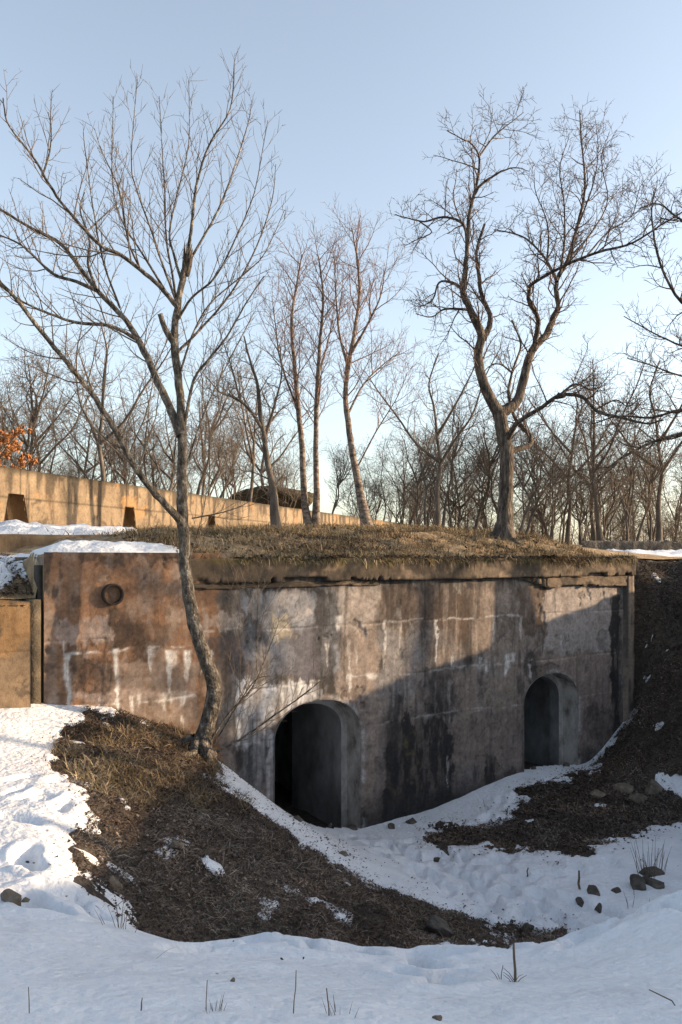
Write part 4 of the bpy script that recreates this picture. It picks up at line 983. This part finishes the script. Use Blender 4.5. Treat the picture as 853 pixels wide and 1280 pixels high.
# ------------------------------------------------------------------ leaf litter and dry grass
def scatter_litter(name, X, Y, Zf, n_leaf_frac, rr, pal_leaf, pal_grass, glen=(.10, .30), gup=.35, lsz=(.02, .05), gw=.003, elmin=.02):
    n = len(X); isl = rr.random(n) < n_leaf_frac
    Z = Zf(X, Y)
    # leaves
    k = isl.sum(); c = np.stack([X[isl], Y[isl], Z[isl] + rr.uniform(.003, .03, k)], -1)
    a = rr.uniform(0, 6.283, k); tl = rr.normal(0, .38, k); sz = rr.uniform(*lsz, k)
    d1 = np.stack([np.cos(a), np.sin(a), tl], -1) * sz[:, None]; d2_ = np.stack([-np.sin(a), np.cos(a), rr.normal(0, .45, k)], -1) * (sz * rr.uniform(.4, .75, k))[:, None]
    up_ = np.zeros((k, 3)); up_[:, 2] = sz * rr.uniform(-.1, .5, k)
    V1 = np.stack([c - d1, c + d2_ + up_, c + d1, c - d2_ + up_], 1).reshape(-1, 3); F1 = np.arange(4 * k).reshape(-1, 4)
    pv = np.clip(1 + 2.4 * fbm(X, Y, 1.5, 6, 66, .68), .32, 2.1)[:, None]; pw_ = np.clip(.5 + 2.5 * fbm(X, Y, .9, 3, 67), 0, 1)[:, None]
    pv = pv * (1 + (np.array([1.10, .96, .88]) - 1) * pw_) * np.array([.64, .69, .76])
    pl = np.array(pal_leaf); C1 = np.repeat(pl[rr.integers(0, len(pl), k)] * rr.uniform(.6, 1.3, (k, 1)) * pv[isl], 4, 0)
    # grass: two-quad bent blades
    m = n - k; g = ~isl; b = np.stack([X[g], Y[g], Z[g] - .005], -1); a = rr.uniform(0, 6.283, m); ln = rr.uniform(*glen, m)
    el = np.clip(rr.normal(gup, .35 if elmin > 0 else .7, m), elmin, 1.45)
    h = np.stack([np.cos(a) * np.cos(el), np.sin(a) * np.cos(el), np.sin(el)], -1); mid = b + h * (ln * .55)[:, None]; el2 = el - rr.uniform(.1, .8, m)
    tip = mid + np.stack([np.cos(a) * np.cos(el2), np.sin(a) * np.cos(el2), np.sin(el2)], -1) * (ln * .45)[:, None]
    wd = np.stack([-np.sin(a), np.cos(a), rr.normal(0, .3, m)], -1) * (gw * rr.uniform(.6, 1.4, m))[:, None]
    V2 = np.stack([b - wd, b + wd, mid + wd * .8, mid - wd * .8, tip + wd * .2, tip - wd * .2], 1).reshape(-1, 3)
    i = np.arange(m)[:, None] * 6; F2 = np.concatenate([i + [0, 1, 2, 3], i + [3, 2, 4, 5]], 0)
    pg = np.array(pal_grass); C2 = np.repeat(pg[rr.integers(0, len(pg), m)] * rr.uniform(.6, 1.3, (m, 1)) * pv[g], 6, 0)
    V = np.r_[V1, V2]; F = np.r_[F1, F2 + len(V1)]; C_ = np.r_[C1, C2]
    return tag(mesh_np(name, V, F, M['litter'], None, C_, smooth=False), kind='stuff')
LEAF = [(.10, .068, .048), (.14, .098, .068), (.07, .05, .038), (.19, .14, .10), (.12, .075, .048), (.24, .19, .15)]
GRASS = [(.26, .19, .13), (.18, .128, .088), (.38, .30, .215), (.11, .082, .06), (.22, .148, .092)]
def cand(n, x0, x1, y0, y1, seed, ff):
    rr = np.random.default_rng(seed); X = rr.uniform(x0, x1, n); Y = rr.uniform(y0, y1, n)
    k = ff(X, Y, rr); return X[k], Y[k], rr
def on_bare(X, Y, rr):
    t, s = TS(X, Y); z = z_low(X, Y); d = bare_sd(X, Y, z)
    ok = (s < -.02) | ((t > 8.75) & (s < 5))
    return ok & ((d < .05) | ((d < .5) & (rr.random(len(X)) < .12 * np.exp(-d / .16))))
def gz(X, Y):
    z1 = soil_z(X, Y); z2, _ = snow_z(X, Y); return np.maximum(z1, z2)
X, Y, rr = cand(300000, -4.2, 3.4, 5.9, 13.6, 1, on_bare)
scatter_litter('mound_litter', X, Y, gz, .52, rr, LEAF, GRASS, (.03, .15), .10, (.006, .022), .0020)
def on_tuft(X, Y, rr):
    z = z_low(X, Y); px, py = proj(X, Y, z); d = bare_sd(X, Y, z); t, s = TS(X, Y)
    q_ = seg_sd(px, py, [(60, 940), (110, 888), (200, 905), (262, 945), (330, 1000), (310, 1020), (210, 1010), (150, 1005), (95, 975)])
    return (s < -.05) & (d < .06) & (q_ < 0) & (rr.random(len(X)) < .10 + .9 * (fbm(X, Y, 2.2, 3, 77) > .02))
X, Y, rr = cand(60000, -4.3, -.6, 8.5, 13.2, 2, on_tuft)
scatter_litter('mound_dry_grass', X, Y, gz, .05, rr, LEAF, [(.46, .34, .20), (.32, .22, .12), (.20, .135, .075), (.24, .18, .06), (.55, .43, .28)], (.06, .26), .5)
X, Y, rr = cand(260000, .8, 12, 12.6, 24, 3, on_bare)
scatter_litter('bank_litter', X, Y, gz, .78, rr, LEAF, GRASS, (.08, .26), .2, (.010, .032), .003)
def on_straw(X, Y, rr):
    d = bare_sd(X, Y, z_low(X, Y)); t, s = TS(X, Y)
    return (s < -.05) & (d < -.02) & (fbm(X, Y, 1.7, 4, 78, .6) > .075)
X, Y, rr = cand(60000, -3.8, 3.2, 6, 13.0, 12, on_straw)
scatter_litter('flattened_straw', X, Y, gz, .05, rr, LEAF, [(.40, .32, .23), (.27, .21, .15), (.52, .43, .32)], (.06, .22), .06, (.01, .03), .0022)
X, Y, rr = cand(30000, 2.5, 9, 13.2, 20, 13, on_straw)
scatter_litter('bank_straw', X, Y, gz, .05, rr, LEAF, [(.36, .29, .21), (.25, .19, .14)], (.06, .24), .06, (.01, .03), .003)
# scattered bits on the snow
def on_snow(X, Y, rr):
    t, s = TS(X, Y); d = bare_sd(X, Y, z_low(X, Y)); return (s < -.1) & (d > .1) & (rr.random(len(X)) < .05 + .6 * np.exp(-d / .3))
X, Y, rr = cand(1700, -4.5, 7, 3, 17, 4, on_snow)
scatter_litter('leaf_bits_on_snow', X, Y, lambda a, b: snow_z(a, b)[0], .75, rr, LEAF, GRASS, (.04, .14), .15, (.007, .017), .002)
# roof turf
def tcand(n, t0, t1, s0, s1, seed, ff=None):
    rr = np.random.default_rng(seed); t = rr.uniform(t0, t1, n); s = s0 + (s1 - s0) * rr.random(n) ** 1.35
    X, Y = FR(t, s); k = np.ones(n, bool) if ff is None else ff(t, s, X, Y, rr); return X[k], Y[k], rr
ROOFG = [(.48, .34, .19), (.36, .25, .135), (.58, .43, .26), (.20, .14, .08), (.24, .175, .07), (.14, .115, .04)]
X, Y, rr = tcand(100000, -2.6, 8.6, .0, 6.0, 5, lambda t, s, X, Y, rr: rr.random(len(t)) < .35 + 1.2 * (fbm(X, Y, 1.6, 3, 61) + .1))
scatter_litter('roof_dry_grass', X, Y, turf_z, .10, rr, LEAF, ROOFG, (.04, .22), .75, (.02, .05), .0042)
X, Y, rr = tcand(52000, -1.9, 8.72, -.195, .12, 6, lambda t, s, X, Y, rr: rr.random(len(t)) < .3 + 1.8 * (fbm(X, Y, 1.9, 3, 62) + .05))
scatter_litter('cornice_overhanging_grass', X, Y, lambda a, b: 4.99 - .16 * rr.random(len(a)) ** 2 * sstep(-.1, .25, fbm(a, b, 1.6, 4, 63, .6)) + .08 * rr.random(len(a)) * (fbm(a, b, 2.2, 3, 64) + .5), .14, rr, LEAF, ROOFG, (.05, .22), -.25, (.02, .05), .005, -1.4)
X, Y, rr = tcand(9000, -9, TL - .02, .3, 2.6, 8)
scatter_litter('litter_behind_wing_wall', X, Y, turf_z, .4, rr, LEAF, GRASS, (.08, .25), .4, (.02, .05), .004)
X, Y, rr = tcand(34000, -12, 12, 5, 30, 7)
scatter_litter('terrace_dry_grass', X, Y, turf_z, .05, rr, LEAF, ROOFG, (.10, .28), .6, (.02, .05), .008)

# ------------------------------------------------------------------ rocks, sticks and weeds
def ground_at(x, y):
    a, b = np.array([x]), np.array([y]); return float(max(soil_z(a, b)[0], snow_z(a, b)[0][0]))
def hit(px_, py_):
    """first ground point seen at a photo pixel"""
    Ys = np.geomspace(3, 22, 700); X = (px_ - HX) / FPX * Ys; Zr = EYE + (HY - py_) / FPX * Ys
    g = gz(X, Ys); k = np.argmax(g >= Zr); return X[k], Ys[k], g[k]
def rock(px_, py_, wpx, hpx, mat, label, seed, sink=.52, group=None):
    x, y, z = hit(px_, py_); w_ = wpx / FPX * y / 2; h_ = hpx / FPX * y
    V, F = lump(0, (w_ * 1.25, w_ * .9, h_ * .85), seed, 4, .22)
    o = mesh_np('rock', V, F, M[mat], smooth=False); o.location = (x, y + w_ * .3, z + h_ * (.5 - sink)); o.rotation_euler[2] = seed
    return tag(o, label, 'rock', group)
rock(140, 1108, 30, 24, 'rock', 'flat-faced brown rock on the litter near the snow edge of the mound', 11)
rock(15, 1128, 36, 18, 'rock', 'brown rock in the sunlit snow left of the mound', 12)
rock(33, 1130, 16, 10, 'rock', 'small brown rock touching the larger rock in the snow left of the mound', 13)
rock(220, 1058, 24, 12, 'rock', 'pale rounded stone half buried in the middle of the mound', 14)
rock(742, 1117, 24, 11, 'rock_dark', 'dark rounded rock beside the upright stick in the courtyard snow', 15)
rock(772, 1117, 18, 8, 'rock_dark', 'small flat dark rock between the rounded rock and the rock pile', 16)
rock(797, 1112, 28, 18, 'rock_dark', 'angular dark rock, left one of the rock pile under the dry tuft', 17)
rock(820, 1110, 32, 14, 'rock_dark', 'angular dark rock, right one of the rock pile under the dry tuft', 18)
rock(812, 1095, 34, 12, 'rock_dark', 'dark rock at the foot of the dry grass tuft', 19)
rock(749, 1139, 18, 9, 'rock_dark', 'small dark rock in the snow below the rounded dark rock', 20)
rock(727, 1133, 14, 10, 'rock_dark', 'small reddish dark rock in the snow below the upright stick', 21)
rock(661, 1161, 14, 9, 'rock_dark', 'dark stone at the tip of the mound beside the footprints', 22)
rock(820, 990, 44, 18, 'rock', 'large flat stone on the dark litter patch below the bank', 23)
rock(748, 994, 22, 16, 'rock', 'upright pale stone on the dark litter patch', 24)
rock(785, 990, 30, 11, 'rock', 'flat stone between the upright stone and the large stone', 25)
rock(800, 1000, 26, 10, 'rock', 'low stone in front of the large flat stone', 26)
rock(291, 1228, 11, 7, 'rock', 'tiny brown stone alone on the foreground snow', 27)
rock(549, 1276, 14, 12, 'rock', 'small pale brown stone in the footprints on the foreground snow', 28)
rock(514, 1030, 16, 9, 'rock_dark', 'dark stone in the snow at the wall foot between the doorways', 29)
rock(490, 1036, 14, 7, 'rock_dark', 'dark stone at the foot of the wall right beside the left doorway', 30)
for i, (a, b, w_, lab) in enumerate(((372, 1026, 13, 'small stone on the threshold of the left doorway, by its dark side'), (412, 1034, 10, 'tiny stone in the middle of the left doorway threshold'), (440, 1036, 15, 'broken stone at the right jamb of the left doorway'), (668, 962, 10, 'small stone on the threshold of the right doorway'), (708, 958, 12, 'broken stone at the right jamb of the right doorway'))):
    rock(a, b, w_, w_ * .55, 'rock_dark', lab, 60 + i)
rock(545, 1168, 46, 26, 'rock_dark', 'dark mossy clod at the lower edge of the mound', 31, .35)
rock(430, 1062+8, 14, 7, 'rock', 'brown stone at the upper edge of the mound', 32)

def stick(name, label, px_, py0, py1, r, lean=(0, 0), cat='stick', twigs=0, seed=0):
    x, y, z = hit(px_, py0); L = (py0 - py1) / FPX * y
    root = empty(name, (x, y, z), label, cat); rg = random.Random(seed)
    p = np.array([(lean[0] * L * f + rg.gauss(0, r * .5), lean[1] * L * f, L * f - .04 * (f == 0)) for f in (0, .3, .6, 1)])
    mb = MB(); tube(mb, p, np.linspace(r, r * .75, 4), 6); mb.build('stem', M['stalk'], root, True)
    for k in range(twigs):
        b = p[0] * .7 + p[2] * .3 * rg.random(); a = rg.uniform(0, 6.28); e = b + np.array([math.cos(a) * .06, math.sin(a) * .06, rg.uniform(.02, .07)])
        mb = MB(); tube(mb, [b, (b + e) / 2 + [0, 0, .01], e], [.0022, .0018, .001], 4); mb.build('side_twig', M['stalk'], root, True)
    return root
stick('stick', 'short broken stem standing in the foreground snow below the mound tip', 643, 1228, 1179, .008, (.0, 0), 'stick', 5, 1)
stick('stick', 'thin dark stick upright in the courtyard snow near the dark rocks', 724, 1113, 1090, .018, (0, 0), 'stick', 0, 2)
stick('stick', 'short thin stick upright in the trodden courtyard snow', 659, 1098, 1086, .012, (.1, 0), 'stick', 0, 3)
stick('weed_stalk', 'thin weed stalk beside the broken stem in the foreground snow', 626, 1225, 1208, .0025, (.2, .1), 'weed', 3, 4)
stick('weed_stalk', 'tall thin stalk in the foreground snow, bent at its tip', 367, 1282, 1228, .0025, (.08, 0), 'weed', 0, 5)
stick('weed_stalk', 'straight thin stalk in the foreground snow', 258, 1272, 1234, .002, (.03, 0), 'weed', 0, 6)
stick('weed_stalk', 'thin stalk leaning out of the snow among the foreground tuft', 412, 1282, 1248, .003, (-.1, 0), 'weed', 0, 7)
stick('weed_stalk', 'dark short stalk beside the foreground tuft', 175, 1282, 1266, .003, (.15, 0), 'weed', 0, 8)
stick('weed_stalk', 'fine stalk at the left of the foreground snow', 37, 1268, 1235, .002, (-.06, 0), 'weed', 0, 9)
stick('weed_stalk', 'long twig leaning in the snow bank opposite the dark rocks', 853, 1258, 1240, .003, (-2.2, .2), 'weed', 0, 10)
def tuft(label, px_, py_, n, hpx, seed, spread=.05):
    x, y, z = hit(px_, py_); rr = random.Random(seed); h = hpx / FPX * y
    root = empty('grass_tuft', (x, y, z), label, 'grass tuft'); mb = MB()
    for k in range(n):
        a = rr.uniform(0, 6.28); b = np.array([math.cos(a), math.sin(a), 0]) * rr.uniform(0, spread); b[2] = -.03
        l_ = h * rr.uniform(.5, 1.1); e = b + np.array([math.cos(a) * l_ * rr.uniform(.05, .5), math.sin(a) * l_ * rr.uniform(.05, .5), l_])
        tube(mb, [b, (b * .5 + e * .5) + [0, 0, .05 * l_], e], [.0016 * y / 4, .0014 * y / 4, .0006 * y / 4], 3)
    tag(mb.build('blades', M['stalk'], root), kind='stuff'); return root
tuft('dry grass tuft sprouting from the dark rock pile in the courtyard', 812, 1092, 26, 42, 1, .25)
tuft('sparse dry stalks in the snow below the dark rock pile', 790, 1135, 9, 24, 2, .4)
tuft('small straw tuft poking through the foreground snow', 268, 1285, 14, 24, 3, .03)
tuft('thin straw tuft at the lower edge of the foreground snow', 425, 1285, 10, 26, 4, .06)
tuft('dry weed clump at the lower edge of the mound', 150, 1160, 12, 40, 5, .12)

rg = random.Random(77)
for i, (a, b, lab) in enumerate((((205, 1045), (262, 1075), 'thin grey twig lying across the mound litter'), ((330, 1085), (352, 1040), 'short twig lying on the mound near the ridge'), ((170, 1000), (215, 1015), 'crooked twig on the sunlit part of the mound'),
                                 ((480, 1150), (530, 1160), 'fallen twig near the tip of the mound'), ((600, 1045), (640, 1050), 'fallen twig on the dark litter patch'), ((690, 1040), (720, 1028), 'bent twig among the stones of the dark patch'))):
    p0, p1 = np.array(hit(*a)), np.array(hit(*b)); root = empty('fallen_twig', tuple(p0), lab, 'twig')
    q_ = [np.zeros(3)]
    for f in (.3, .6, .85, 1):
        x_, y_ = p0[:2] + (p1 - p0)[:2] * f + np.array([rg.gauss(0, .03), rg.gauss(0, .03)]); q_.append(np.array([x_, y_, ground_at(x_, y_) + .012]) - p0)
    m = MB(); tube(m, q_, np.linspace(.010, .004, 5), 5); m.build('stem', M['stalk'], root, True)
    for k in (1, 2, 3):
        e = q_[k] + np.array([rg.gauss(0, .12), rg.gauss(0, .12), .05]); m = MB(); tube(m, [q_[k], (q_[k] + e) / 2 + [0, 0, .02], e], [.004, .003, .0015], 4); m.build('side_twig', M['stalk'], root, True)
